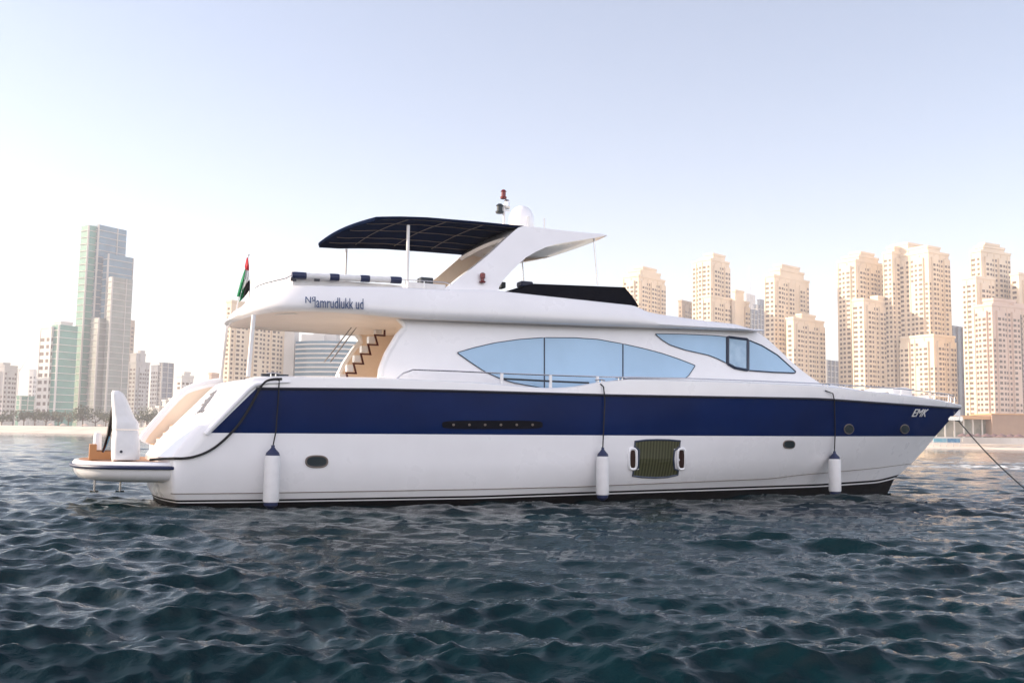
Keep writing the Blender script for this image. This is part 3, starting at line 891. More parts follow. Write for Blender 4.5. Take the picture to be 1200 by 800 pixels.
def onhull(px, py, o=.0):
    u, v, z = S(px, py, bside); return u, v + o, z

def oval(px, py, w, h, o, p=2.6, n=24, slant=0):
    pts = []
    for i in range(n):
        a = 2 * math.pi * i / n
        ca, sa = math.cos(a), math.sin(a)
        x = abs(ca) ** (2 / p) * (1 if ca > 0 else -1) * w / 2; y = abs(sa) ** (2 / p) * (1 if sa > 0 else -1) * h / 2
        pts.append(onhull(px + x - slant * y, py + y, o))
    return pts
def porthole(px, py, w, h, glass='glass_dark', frame='steel', fr=.03, p=2.6, slant=0):
    fpts = oval(px, py, w, h, .012, p, slant=slant)
    f = MB().tube([L(*q) for q in fpts], fr, 6, closed=True).build('porthole', M[frame], Y)
    g = MB().prism([L(*q) for q in fpts], (0, .02, 0), (0, -.015, 0)).build('pane', M[glass], f)
    return f
porthole(371, 540.5, 25, 13, 'glass_dark', 'steel_dull', .025)
M['porthole_brown'] = mat('dark_brown_glass', (0.035, 0.016, 0.013), 0.3, spec=.2)
porthole(741, 537.5, 9, 24, 'porthole_brown', 'white', .045, 3.5)
porthole(798, 537.5, 9, 24, 'porthole_brown', 'white', .045, 3.5)
porthole(924.5, 520.5, 13, 9, 'glass_dark', 'steel_dull', .02)
porthole(994.5, 502.5, 11, 11, 'glass_dark', 'steel_dull', .02, 2)
porthole(1060, 502.5, 10, 10, 'glass_dark', 'steel_dull', .02, 2)
# big hull window with striped blind
bw = [(744, 517), (757, 515.4), (770, 515), (784, 515.3), (797, 516.4), (796, 523), (790, 528), (789, 538), (790, 549), (794.5, 551), (794, 556), (782, 558.6), (768, 559.4), (752, 558.7), (741, 557.2),
      (742, 551), (747.5, 548), (748, 538), (748.5, 527), (743.5, 523)]
wf = MB().tube([L(*onhull(x, y, .01)) for x, y in bw], .03, 6, closed=True).build('hull_window', M['frame'], Y)
BWT = [(741, 517.5), (744, 517), (757, 515.4), (770, 515), (784, 515.3), (797, 516.4)]
BWB = [(744, 557.6), (752, 558.7), (768, 559.4), (782, 558.6), (794.5, 556)]
gr_ = MB()
gr_.grid([[L(*onhull(x, interp(BWT, x) + (interp(BWB, x) - interp(BWT, x)) * j / 10, .012)) for j in range(11)] for x in np.linspace(748.6, 789.5, 24)])
for (xa, xb, ya, yb) in ((744, 748.6, 517, 525.5), (742, 748.6, 550, 557.5), (789.5, 797, 516.2, 525.5), (789.5, 794.5, 550, 556)):
    gr_.grid([[L(*onhull(x, ya + (yb - ya) * j / 3, .012)) for j in range(4)] for x in np.linspace(xa, xb, 4)])
gr_.build('pane', M['blind'], wf, smooth=False)
# long vent in the navy band
vent = MB().prism([L(*q) for q in oval(577, 497.5, 118, 10, .012, 5, 32)], (0, .06, 0), (0, 0, 0)).build('side_vent', M['canvas_black'], Y)
for i in range(6):
    u, v, z = onhull(531 + i * 18.5, 497.5, .02)
    MB().lathe([(.0, -.03), (.032, -.03), (.032, .0), (.015, .012)], (u, -v, z), 10, axis='y').build('vent_stud', M['steel_dull'], vent)

from mathutils.bvhtree import BVHTree
bmh = bmesh.new(); bmh.from_mesh(hull.data); HB = BVHTree.FromBMesh(bmh); bmh.free()
def hullhit(px, py):
    d = ray(px, py); o = CO - ORG
    lo = Vector((o.dot(EU), -o.dot(EV), o.z)); ld = Vector((d.dot(EU), -d.dot(EV), d.z))
    h = HB.ray_cast(lo, ld.normalized())[0]
    return (h.x, -h.y, h.z)
def text_on(name, txt, pts, matl, parent, h, ital=0.0, o=.015, solve=None, lift=10, liftx=0):
    """raised lettering along a short straight line on a surface; pts = start px, end px"""
    cu = bpy.data.curves.new(name, 'FONT'); cu.body = txt; cu.size = 1; cu.shear = ital; cu.extrude = .01; cu.resolution_u = 2
    tmp = bpy.data.objects.new(name, cu); C.objects.link(tmp)
    dg = bpy.context.evaluated_depsgraph_get()
    me = bpy.data.meshes.new_from_object(tmp.evaluated_get(dg)); bpy.data.objects.remove(tmp)
    xs = [v.co.x for v in me.vertices]; w = max(xs) - min(xs); x0 = min(xs)
    a, b_ = [Vector(L(*solve(*p))) for p in pts]
    ux = b_ - a; s = ux.length / w; ux.normalize()
    up = (Vector(L(*solve(pts[0][0] + liftx, pts[0][1] - lift))) - a); up = (up - ux * up.dot(ux)).normalized()
    if liftx > 0: up = -up
    ny = ux.cross(up).normalized()
    vw = Vector(L(*w2l(CO))) - a
    if ny.dot(vw) < 0: ny = -ny
    for v in me.vertices:
        c = v.co.copy()
        v.co = a + ux * ((c.x - x0) * s) + up * (c.y * h) + ny * (o + c.z)
    me.materials.clear(); me.materials.append(matl)
    ob = bpy.data.objects.new(name, me); C.objects.link(ob); ob.parent = parent
    return ob
text_on('registration_letters', 'EMK', [(1067.5, 487.5), (1084, 487.5)], M['cloth_white'], Y, .42, .2, .03, lambda x, y: onhull(x, y))

text_on('transom_lettering', 'lamrudlukk ud', [(238, 481), (255.5, 457)], M['name_grey'], Y, .46, 0, .02, hullhit, -3, 6)
text_on('home_port_lettering', 'ud', [(230.5, 484), (237.5, 483.3)], M['name_grey'], Y, .12, 0, .02, hullhit, 5, 0)
# ---- swim platform
ptop = S(150, 541, 2.55)[2]; pbot = S(150, 565.5, 2.3)[2]
uA = S(86.5, 536, 1.6)[0]; uF = 0.9
def plan(v_half, ua, uf, n=40, p=3.2):
    pts = []
    for i in range(n + 1):
        a = math.pi * i / n
        s, c = math.sin(a), math.cos(a)
        v = v_half * (abs(c) ** (2 / p)) * (1 if c > 0 else -1)
        u = uf - (uf - ua) * (abs(s) ** (2 / p))
        pts.append((u, v))
    return pts
H = ptop - pbot
prof = [(-.95, 0.03), (-.55, 0.0), (-.12, .16 * H), (0.0, .45 * H), (.03, .70 * H), (.05, .86 * H), (.0, .97 * H), (-.08, H), (-.14, H)]
prow = []
for o, z in prof:
    prow.append([L(u, v, pbot + z) for u, v in plan(2.85 + o, uA - o * .8, uF)])
b = MB().grid(prow, 0)
n = len(prow[0])
for rr, mm in ((prow[0], 0),):
    for j in range(n // 2): b.add([rr[j], rr[j + 1], rr[n - 2 - j], rr[n - 1 - j]], [(0, 1, 2, 3)], mm)
plat = b.build('swim_platform', M['white'], Y, angle=50)
b = MB(); rr = prow[-1]
for j in range(n // 2): b.add([rr[j], rr[j + 1], rr[n - 2 - j], rr[n - 1 - j]], [(0, 1, 2, 3)], 0)
b.build('teak_deck', M['teak'], plat, smooth=False)
fr = [L(u, v, pbot + .74 * H) for u, v in plan(2.85 + .07, uA - .06, uF)]
fr = [p for i, p in enumerate(fr) if p[0] < S(209, 547, 2.9)[0]]
MB().tube(fr[:], .045, 8).build('fender_strip', M['navy_vinyl'], plat)
for px in (111, 141):
    u, v, z = S(px, 562, 1.2)
    MB().tube([L(u, v, z + .2), L(u, v, z - .28)], .03, 6).tube([L(u - .1, v, z - .28), L(u + .1, v, z - .28)], .025, 6).build('ladder_stub', M['steel'], plat)

# ---- stern: far wing, steps, name
far = [(166, 517), (171, 509), (190, 487), (207, 468), (218, 458), (226, 454.5), (245, 449.5), (262, 447), (262, 480), (235, 520), (182, 524)]
fw = [Vector(L(*S(x, y, -2.6))) for x, y in far]
MB().prism(fw, (0, 0, 0), (0, .32, 0)).build('stern_wing', M['white'], Y)
cap_ = MB().tube([p + Vector((0, .12, .02)) for p in fw[:8]], .11, 8).build('wing_cap', M['white'], Y)
fi = [p + Vector((0, -.02, 0)) for p in fw]
MB().prism([p.lerp(fi[9], .06) for p in fi], (0, .03, 0), (0, 0, 0)).build('wing_warm_face', M['peach'], Y, smooth=False)  # inner face of the wing, its warm light painted as peach
for i, (x, y) in enumerate([(178, 521), (186, 514), (194, 507), (202, 499)]):
    u, v, z = S(x, y, -1.4)
    MB().box(u, u + 1.6, 1.0, 2.55, z - .5, z).build('stern_step', M['white'], Y, smooth=False)
    MB().box(u + .02, u + .36, 1.03, 2.5, z + .002, z + .025).build('step_tread', M['teak'], Y, smooth=False)

# ---- deck house
def Bs(u, z):
    return 2.52 * taper(u, 12.5, 27.0, 2.0) - .11 * (z - 3.0)
ROOF = SM([(462, 371), (496, 372.5), (720, 381.5), (886, 387), (893, 391), (900, 396), (918, 414), (934, 430), (946, 440), (956, 447), (970, 455)], 1)
z0d = 2.45
edge = [(447, 445), (448, 433), (455, 415), (467.5, 394), (476, 384), (474, 378), (468, 371.5)]
edge3 = [S(x, y, Bs) for x, y in edge]
def edge_u(z):
    zs = [e[2] for e in edge3]
    if z <= zs[0]: return edge3[0][0]
    for a, c in zip(edge3, edge3[1:]):
        if z <= c[2]: return a[0] + (c[0] - a[0]) * (z - a[2]) / max(1e-6, c[2] - a[2])
    return edge3[-1][0]
uEnd = S(966, 453, Bs)[0]
NU, NZ = 80, 12
house = MB()
gs = []
for i in range(NU + 1):
    col = []
    t = i / NU
    for j in range(NZ + 1):
        s = j / NZ
        u = edge3[0][0] + (uEnd - edge3[0][0]) * t
        for _ in range(4):
            v = Bs(u, 4)
            zt = max(z0d + .02, zline(u, Bs(u, 4.4), ROOF, 4.4))
            z = z0d + (zt - z0d) * s
            uu0 = edge_u(z)
            u = uu0 + (uEnd - uu0) * t
        col.append((u, Bs(u, z), z))
    gs.append(col)
for sgn in (1, -1):
    house.grid([[L(u, sgn * v, z) for (u, v, z) in col] for col in gs], 0)
# rounded crown between the two sides
crown = []
for col in gs:
    u, v, z = col[-1]
    row = []
    for k in range(17):
        s = math.cos(math.pi * k / 16)
        row.append(L(u + .0, v * s, z + .10 * (1 - s * s)))
    crown.append(row)
house.grid(crown, 0)
hs = house.build('deck_house', M['white'], Y, angle=45)
fl = gs[-1]
# windscreen panel over the sloping front
wsr = []
for i in range(NU + 1):
    u, v, z = gs[i][-1]
    px, py = project(l2w(u, v, z))
    if 897 < px < 950:
        wsr.append([L(u, v * s * .93, z + .10 * (1 - (s * .93) ** 2) + .02) for s in [math.cos(math.pi * k / 12) for k in range(13)]])
MB().grid(wsr).build('windscreen', M['glass_dark'], hs)
# thick white lip round the cockpit opening, both sides; tan lining behind it
for sgn in (1, -1):
    MB().tube([L(u - .02, sgn * (v - .05), z) for u, v, z in edge3], [.09] * len(edge3), 8).build('door_frame', M['white'], hs)
    rowsI = []
    for j in range(0, NZ + 1, 2):
        u, v, z = gs[0][j]
        rowsI.append([L(u + d, sgn * (v - .10), z) for d in (.03, 1, 2.2, 3.4)])
    MB().grid(rowsI).build('cockpit_lining', M['tan'], hs)
ub = max(e[0] for e in edge3) + 1.0
zc = min(g[-1][2] for g in gs[:6])
MB().box(ub, ub + .1, -2.3, 2.3, z0d, zc).build('aft_bulkhead', M['tan'], hs, smooth=False)
MB().box(ub - .04, ub - .003, -1.0, .3, z0d, zc - .35).build('saloon_door', M['glass_dark'], hs, smooth=False)

def panel(name, topl, botl, x0, x1, matl, parent, vf=Bs, o=.02, rows_=8, cols=36, frame=None, fr=.02, fmat='frame'):
    grid = []
    for i in range(cols + 1):
        x = x0 + (x1 - x0) * i / cols
        yt, yb = interp(topl, x), interp(botl, x)
        grid.append([S(x, yt + (yb - yt) * j / rows_, vf) for j in range(rows_ + 1)])
    b = MB()
    b.grid([[L(u, v + o, z) for u, v, z in c] for c in grid])
    if frame:
        loop = [c[0] for c in grid] + grid[-1][1:] + [c[-1] for c in reversed(grid[:-1])] + list(reversed(grid[0][1:-1]))
        pts = []
        for u, v, z in loop:
            p = Vector(L(u, v + o + .004, z))
            if not pts or (p - pts[-1]).length > .012: pts.append(p)
        f = MB().tube(pts, fr, 6, closed=True).build(frame, M[fmat], parent)
        return b.build(name, matl, f)
    return b.build(name, matl, parent)
WT = SM([(535.5, 413), (556, 407), (580, 401.5), (608, 397.5), (636, 395.5), (673, 395.7), (700, 397.5), (730.5, 403), (755, 408.5), (775.5, 414), (795, 420.5), (814, 428)], 1)
WB = SM([(535.5, 413.3), (552, 425), (568, 435.5), (585, 443), (600, 448), (640, 455.5), (672, 454.5), (700, 449), (735, 443.3), (803, 443), (806, 441), (814, 428.6)], 1)
wlab = ['window'] * 3
for (a, c) in ((536, 637.2), (637.8, 729.2), (729.8, 813.8)):
    panel('pane', WT, WB, a, c, M['glass_blue'], hs, frame='window', fr=.012)
PT = [(767.6, 391), (800, 391.5), (835, 393), (851, 394.7), (874.5, 397.5), (892.5, 405), (910.5, 416), (932, 435.3)]
PB = [(767.6, 391.6), (775, 398), (784.5, 404), (802.5, 410), (829.5, 416), (840, 420), (852, 426), (861, 431), (877, 434), (905, 436), (931, 437), (932, 436)]
panel('pane', PT, PB, 768, 850.5, M['glass_blue'], hs, frame='window', fr=.012)
d_ = panel('pane', PT, PB, 852.5, 875.5, M['glass_open'], hs, frame='side_door', fr=.045)
panel('pane', PT, PB, 877, 931.6, M['glass_blue'], hs, frame='window', fr=.022)
# navigation lettering etc: small hinge dots on the door
# side-deck line under the roof (shadow gap moulding)
# ---- side deck grab rail
def Brail(u, z): return Bk(9, min(u, LV[9]['ue'] - .01)) - .12
rl = [(464.5, 444), (472.7, 437), (484, 433), (533, 434.7), (603, 438), (673, 440.5), (720, 441.7), (800, 443), (880, 446), (960, 449.3)]
g = MB().tube([L(*S(x, y, Brail)) for x, y in rl], .022, 6)
g.build('grab_rail', M['steel'], Y)
for x, y0, y1 in ((588, 437.5, 449), (645, 439.5, 457), (700, 441, 450)):
    MB().tube([L(*S(x, y0, Brail)), L(*S(x, y1, Brail))], .05, 8).build('rail_post', M['white'], Y)
MB().tube([L(*S(x, y, Brail)) for x, y in ((588, 443.5), (645, 446.5), (690, 448.5))], .03, 6).build('lower_rail', M['navy_box'], Y)
# bow rail, starboard and port, with stanchions
br = [(960, 449.3), (990, 451.3), (1020, 453), (1056, 455.5), (1090, 459.5), (1112, 462), (1119, 464.5), (1121, 470)]
bl = [S(x, y, lambda u, z: max(.05, Brail(u, z) - .02)) for x, y in br]
loop = [L(*p) for p in bl] + [L(p[0], -p[1], p[2]) for p in reversed(bl)]
MB().tube(loop, .02, 6).build('bow_rail', M['steel'], Y)
for i, p in enumerate(bl[1:-1]):
    for sg in (1, -1):
        MB().tube([L(p[0], sg * p[1], p[2]), L(p[0] - .05, sg * p[1], p[2] - .62)], .016, 6).build('stanchion', M['steel'], Y)
# foredeck coach roof and sun pad
fc = []
prf = [(944, 443.5), (955, 446), (975, 448.8), (1000, 452), (1030, 458), (1045, 463), (1060, 468)]
for x, y in prf:
    u, v, z = S(x, y, .9)
    w = min(1.5, max(.3, Bk(9, u) * .62))
    fc.append([L(u, w * s, z - .03 - .30 * abs(s) ** 4 - (.5 if abs(s) > .99 else 0)) for s in [math.cos(math.pi * k / 20) for k in range(21)]])
MB().grid(fc).build('coach_roof', M['white'], Y, angle=60)
u0, _, zp = S(1046, 462, .8); u1, _, _ = S(1074, 464, .8)
pad = MB()
pad.grid([[L(u0 + (u1 - u0) * a, .8 * math.cos(t) * k, zp + .10 + .18 * math.sin(max(0, a * math.pi)) ** .4 - (.6 if abs(math.cos(t)) > .98 else 0)) for t in [math.pi * i / 12 for i in range(13)]] for a, k in ((0, .8), (.08, .95), (.3, 1), (.6, 1), (.9, .9), (1, .7))])
pad.build('sun_pad', M['vinyl'], Y)
# cleats and fairleads on the bulwark
for x, y in ((320, 441.5), (703, 448.5), (727, 445.8), (968, 453), (985, 454.3)):
    u, v, z = S(x, y, lambda u, z: Bk(9, min(u, 28)) - .05)
    MB().tube([L(u - .16, v, z + .07), L(u - .06, v, z + .09), L(u + .06, v, z + .09), L(u + .16, v, z + .07)], .022, 6)\
        .tube([L(u - .06, v, z), L(u - .06, v, z + .08)], .02, 6).tube([L(u + .06, v, z), L(u + .06, v, z + .08)], .02, 6).build('cleat', M['steel'], Y)
u, v, z = S(322, 441.5, 2.95)
MB().box(u - .33, u + .33, -v - .05, -v + .1, z - .0, z + .07).build('fairlead', M['navy_box'], Y, smooth=False)
# anchor roller at the stem
u, v, z = S(1121, 491, 0.0)
MB().box(u - .55, u + .1, -.12, .12, z - .05, z + .1).lathe([(.0, -.13), (.10, -.13), (.10, .13), (.0, .13)], (u + .1, 0, z + .02), 12, axis='y').build('anchor_roller', M['steel'], Y)

# ---- cockpit: stairs to the flybridge
FB = SM([(258, 380), (266, 377), (280, 372), (297, 367.5), (316, 364.6), (336, 363.6), (389, 365.0), (425, 367.8), (480, 372.3), (720, 381.5), (886, 387.3)], 14)
FT = SM([(258, 376), (264, 373), (272, 363), (282, 352), (292, 344), (302, 338), (312, 334), (340, 333), (465, 335), (521, 338), (580, 338.5), (600, 341), (748, 357), (763, 364.5), (781, 368), (832, 375), (866, 379), (886, 385.5)], 1)
st = [(399, 438), (407.5, 427), (416, 416), (424.5, 405), (433, 394), (441, 383)]
stair = MB()
bl_ = [Vector(L(*S(x, y, -.6))) for x, y in st]
treads = MB()
for i, p in enumerate(bl_):
    treads.box(p.x - .02, p.x + .17, p.y - .02, p.y + .22, p.z - .20, p.z)
sb = MB()
zz = []
for i, p in enumerate(bl_):
    zz += [Vector((p.x - .05, p.y - .06, p.z - .25)), Vector((p.x + .24, p.y - .06, p.z - .25))]
sb.tube(zz + [zz[-1] + Vector((0, 0, .34)), zz[-1] + Vector((.8, 0, .42))], .045, 6)
stt = sb.build('staircase', M['cloth_red'], Y, smooth=False)
treads.build('stair_steps', M['white'], stt, smooth=False)
MB().tube([L(*S(x, y, -.4)) for x, y in ((380, 424), (395, 405), (415, 379), (424, 367))], .02, 6).tube([L(*S(x, y, -.4)) for x, y in ((387, 424), (402, 404), (421, 379), (430, 368))], .02, 6).build('stair_rail', M['steel'], stt)
# cockpit coaming sofa (hidden low behind the bulwark)
MB().box(.9, 1.6, -2.1, 2.1, 2.1, 2.66).build('aft_sofa', M['vinyl'], Y)

# ---- flybridge
uf_a = S(265, 377, .0)[0]
uf_f = S(886, 387, Bs)[0]
def Bf(u, z=0):
    return 2.86 * taper(u, 9.5, 29.5, 2.0)
ra = 2.6
def fpath():
    pts = []
    n = 26
    for i in range(n + 1):                      # stern round, centre to side
        a = math.pi / 2 * i / n
        p = 2.5
        v = 2.86 * math.sin(a) ** (2 / p); u = uf_a + ra - ra * abs(math.cos(a)) ** (2 / p)
        pts.append((u, v))
    m = 90
    for i in range(1, m + 1):
        u = uf_a + ra + (uf_f - uf_a - ra) * i / m
        pts.append((u, Bf(u)))
    return pts
fp = fpath()
fb, ft = [], []
cen = zline(fp[26][0], fp[26][1], FB)
for (u, v) in fp:
    zb = zline(u, v, FB, 4.2); zt = zline(u, v, FT, 4.8)
    zt = max(zt, zb + .06)
    fb.append((u, v, zb)); ft.append((u, v, zt))
secs = []
for (u, v, zb), (_, _, zt) in zip(fb, ft):
    i = len(secs)
    h = zt - zb
    # inward direction: towards the deck centreline / forward at the stern
    dv = -1.0; du = 0.0
    if u < uf_a + ra:
        c = Vector((uf_a + ra + 1.0 - u, -v)); c.normalize(); du, dv = c.x, c.y
    sec = []
    for o, hh in ((.16, 0.0), (.05, .06), (0.0, .22), (.04, .55), (.13, .88), (.17, .97), (.21, 1.0), (.27, 1.0), (.31, .95), (.31, .25)):
        oo = o
        vv = v + dv * oo; uu = u + du * oo
        if v < .02: vv = 0
        sec.append((uu, max(vv, 0) if v > .02 else 0, zb + h * hh))
    secs.append(sec)
fly = MB()
full = [[L(*q) for q in s_] for s_ in reversed(secs)] + [[L(q[0], -q[1], q[2]) for q in s_] for s_ in secs[1:]]
fly.grid(full)
fo = fly.build('flybridge', M['white'], Y, angle=50)
# underside
und = MB()
for zoff, k in ((0.0, 0),):
    r = [[L(s_[0][0], s_[0][1] * c, s_[0][2] + .004) for c in (1, .5, 0, -.5, -1)] for s_ in secs]
    und.grid(r)
und.build('overhang_soffit', M['soffit'], fo, smooth=False)
fl_ = MB().grid([[L(s_[-1][0], s_[-1][1] * c, s_[-1][2]) for c in (1, .5, 0, -.5, -1)] for s_ in secs])
fl_.build('flybridge_deck', M['white'], fo, smooth=False)
# brow: closed roof forward of the helm
ub_ = S(612, 343, Bf)[0]
r = []
for s_ in secs:
    if s_[6][0] > ub_:
        u, v, z = s_[6]
        r.append([L(u, v * c, z + .07 * (1 - c * c) * min(1, (uf_f - u) / 2)) for c in [math.cos(math.pi * k / 12) for k in range(13)]])
MB().grid(r).build('brow_roof', M['white'], fo, angle=50)
text_on('name_lettering', 'lamrudlukk ud', [(368.5, 360.3), (425.5, 362.4)], M['name_blue'], fo, .40, .0, .03, lambda x, y: S(x, y, lambda u, z: Bf(u)))
text_on('name_ornament', '№', [(357.5, 355), (369.5, 355.4)], M['name_blue'], fo, .22, .0, .03, lambda x, y: S(x, y, lambda u, z: Bf(u)))
# overhang posts
for v_, (x0, y0), (x1, y1) in ((2.45, (297.5, 369), (291, 441)), (-2.45, (266, 380), (259, 443))):
    MB().tube([L(*S(x0, y0, v_)), L(*S(x1, y1, v_))], .055 if v_ > 0 else .05, 8).build('overhang_post', M['pole'], Y)

# seats and low rail inside the flybridge coaming
def flyin(d): return lambda u, z: Bf(u) - d
seat = MB()
for x0, x1, yy0, yy1 in ((300, 338, 331, 338), (342, 470, 325.5, 338), (476, 520, 331, 340)):
    a = S(x0, yy0, 2.2); c = S(x1, yy0, 2.2); z_ = S((x0 + x1) / 2, yy1 + 8, 2.2)[2]
    if x0 == 300: continue
    seat.box(a[0], c[0], -2.35, -1.5, z_, a[2])
so = seat.build('flybridge_seats', M['vinyl'], fo)
sof = MB()
a = S(302, 330, 1.2); c = S(338, 322, 1.2)
sof.grid([[L(uf_a + .75 + .1 * abs(s) ** 3 * 8, 2.0 * s, zz_) for s in [math.cos(math.pi * k / 16) for k in range(17)]] for zz_ in (a[2] - .9, S(315, 322, 1.2)[2])])
so2 = sof.build('aft_seat_back', M['vinyl'], fo)
so2.modifiers.new('s', 'SOLIDIFY').thickness = .18
MB().tube([L(*S(x, y, 2.35)) for x, y in ((299, 338), (302, 335), (312, 331.5), (335, 326), (341, 323), (470, 327.5), (500, 329.5), (522, 331), (530, 334))], .016, 6).build('flybridge_rail', M['steel'], fo)
for x, y in ((302, 335), (318, 329.5), (336, 325.5), (475, 328), (497, 329.5)):
    MB().tube([L(*S(x, y, 2.35)), L(*S(x, y + 9, 2.35))], .014, 6).build('rail_stanchion', M['steel'], fo)

# ---- radar arch
def arch_v(z): return 2.62 - .17 * (z - 5.0)
AV = lambda u, z: arch_v(z)
outline = [(514, 342), (526, 336), (540, 324), (556, 312), (572, 299), (588, 284), (600, 273), (607, 267), (613, 265), (630, 266.2), (650, 269), (675, 271.6), (694, 273.4), (706, 274.2), (712, 275.8),
           (706, 277), (696, 279), (670, 283), (650, 286.5), (640, 289.5), (628, 295), (616, 302), (606, 311), (597, 320), (590, 328), (585, 336), (583, 345)]
o3 = [S(x, y, AV) for x, y in outline]
TH = .34
arch = MB()
N = len(o3)
def legpoly(sgn, inset_):
    return [L(u, sgn * (v - inset_), z) for u, v, z in o3]
arch_outer = []
arch_inner = []
for sgn in (1, -1):
    a = legpoly(sgn, 0); c = legpoly(sgn, TH)
    arch.add(a + c, [tuple(range(N)), tuple(range(N, 2 * N))[::-1]] + [(i, (i + 1) % N, N + (i + 1) % N, N + i) for i in range(N)])
ar = arch.build('radar_arch', M['white'], Y, smooth=True, angle=38)
# roof wing spanning both legs (upper part of the outline, thinner)
wt = [(596, 277), (607, 267), (613, 265), (630, 266.2), (650, 269), (675, 271.6), (694, 273.4), (712, 275.8)]
wb = [(600, 280), (614, 274), (622, 276), (636, 279), (655, 280), (675, 279), (694, 278), (711, 276.4)]
rowsW = []
T3 = [S(x, y, AV) for x, y in wt]; B3 = [S(x, y, AV) for x, y in wb]
ring = T3 + list(reversed(B3))
for k in range(21):
    s = math.cos(math.pi * k / 20)
    row = []
    for i, (u, v, z) in enumerate(ring):
        nose = .35 * (1 - s * s) * sstep((u - T3[0][0]) / (T3[-1][0] - T3[0][0]))
        row.append(L(u + nose, (v - .01) * s, z + .10 * (1 - s * s)))
    rowsW.append(row)
wg = MB().grid(rowsW, closed=True)
wg.build('arch_wing', M['white'], ar, angle=40)
# tan panels on the inside faces of the legs
for sgn in (-1, 1):
    pl = [Vector(L(u, sgn * (v - TH - .006), z)) for u, v, z in o3]
    cn = sum(pl, Vector()) / N
    MB().prism([p for p in pl], (0, 0, 0), (0, .012 * sgn, 0)).build('arch_inner_panel', M['tan'], ar, smooth=False)
u, v, z = S(611, 266.5, 0.3)
zt = S(640, 268, 1.0)[2]
zr = T3[3][2] + .10
uc = S(611, 262, 0.0)[0]; zr = S(611, 268, 0.0)[2]
dm = MB().lathe([(.26, -.12), (.30, -.05), (.35, 0), (.385, .12), (.39, .30), (.37, .44), (.31, .58), (.21, .68), (.1, .73), (.01, .745)], (uc, 0, zr - .02), 28)
dm.build('satellite_dome', M['white'], ar, angle=60)
print('dome', project(l2w(uc, 0, zr)), project(l2w(uc, 0, zr + .74)))
mu, _, mz = S(590.5, 262, 0.3)
mt = S(590.5, 247, .3)[2]
lm = MB().tube([L(mu, .3, mz - .4), L(mu, .3, S(590, 240, .3)[2])], .045, 8).tube([L(mu - .2, .3, S(587, 246, .3)[2]), L(mu + .18, .3, S(587, 246, .3)[2])], .025, 6).build('light_mast', M['pole'], ar)
def lamp(px, py0, py1, r, mtl):
    a = S(px, py1, .3); c = S(px, py0, .3); h = c[2] - a[2]
    bb = MB().lathe([(r, 0), (r * 1.1, h * .2), (r * .75, h * .25), (r * .75, h * .75), (r * 1.0, h * .8), (r * .5, h)], L(*a), 12)
    return bb
lamp(590, 222.5, 233, .095, 0).build('navigation_light', M['amber'], lm)
lamp(594, 234, 244.5, .10, 0).build('navigation_light', M['steel'], lm)
lamp(585.5, 239, 250, .12, 0).build('navigation_light', M['navy_box'], lm)
for x, y0, y1, r in ((619.5, 254, 268, .05), (638, 256, 268, .03)):
    MB().tube([L(*S(x, y1, .6)), L(*S(x, y0, .6))], [r * .8, r], 8).build('aerial', M['pole'], ar)
a = S(564.5, 331, AV)
MB().lathe([(.07, -.02), (.10, .02), (.05, .04), (.05, .10), (.075, .11), (.075, .24), (.03, .27)], L(a[0], a[1] + .06, a[2]), 12).build('horn_lamp', M['amber'], ar)
for (x0, y0), (x1, y1), v_ in (((696, 279.5), (700.5, 334), 1.9), ((612, 304), (614, 333), -1.2)):
    MB().tube([L(*S(x0, y0, v_)), L(*S(x1, y1, v_))], .022, 6).build('arch_strut', M['steel'], ar)

# ---- bimini
NB = 2.12
ne = [(441, 252.3), (470, 253), (500, 254.4), (560, 259.5), (612, 264.5)]
NP = [S(x, y, NB) for x, y in ne]
uN0, uN1 = NP[0][0], NP[-1][0]
fa = S(374, 289.5, -NB); fb_ = S(500, 301, -NB)
zf_a = fa[2]
def bz(t, s):
    """t 0 aft..1 fore, s 1 near..-1 far"""
    u_ = uN0 + (uN1 - uN0) * t
    i = 0
    zn = np.interp(u_, [q[0] for q in NP], [q[2] for q in NP])
    zfar = zn - .0
    return zn * 1.0 + .16 * (1 - s * s) - .35 * max(0, .13 - t) / .13 * (1 - .0)
gridB = []
ua_f = fa[0]
for i in range(41):
    t = i / 40
    row = []
    for j in range(29):
        s = math.cos(math.pi * j / 28)
        # aft edge is further aft towards the port side and middle
        w = (1 - s) / 2
        ua = uN0 + (ua_f - uN0) * w - .12 * math.sin(math.pi * w)
        uf = uN1 + .05
        u_ = ua + (uf - ua) * t
        zz_ = np.interp(u_, [q[0] for q in NP], [q[2] for q in NP]) + .05 * (1 - s * s) - .04 * (1 - t) ** 6 - .012 * math.sin(t * 5 * math.pi) ** 2 * (1 - s ** 6)
        row.append((u_, NB * s, zz_))
    gridB.append(row)
b = MB().grid([[L(*q) for q in r_] for r_ in gridB])
for e, sg in ((0, 1), (28, -1)):
    b.grid([[L(r_[e][0], r_[e][1] + sg * o, r_[e][2] - d) for r_ in gridB] for o, d in ((0, 0), (.03, .06), (.02, .17 if sg < 0 else .09))])
b.grid([[L(q[0] - o, q[1], q[2] - d) for q in gridB[0]] for o, d in ((0, 0), (.03, .04), (.02, .12))])
bo = b.build('bimini_canopy', M['canvas'], Y, angle=50)
bo.modifiers.new('s', 'SOLIDIFY').thickness = .012
for jj in (4, 9, 14, 19, 24):
    MB().tube([L(gridB[i][jj][0], gridB[i][jj][1], gridB[i][jj][2] - .045) for i in range(2, 41)], .010, 6).build('canopy_tube', M['steel_dull'], bo)
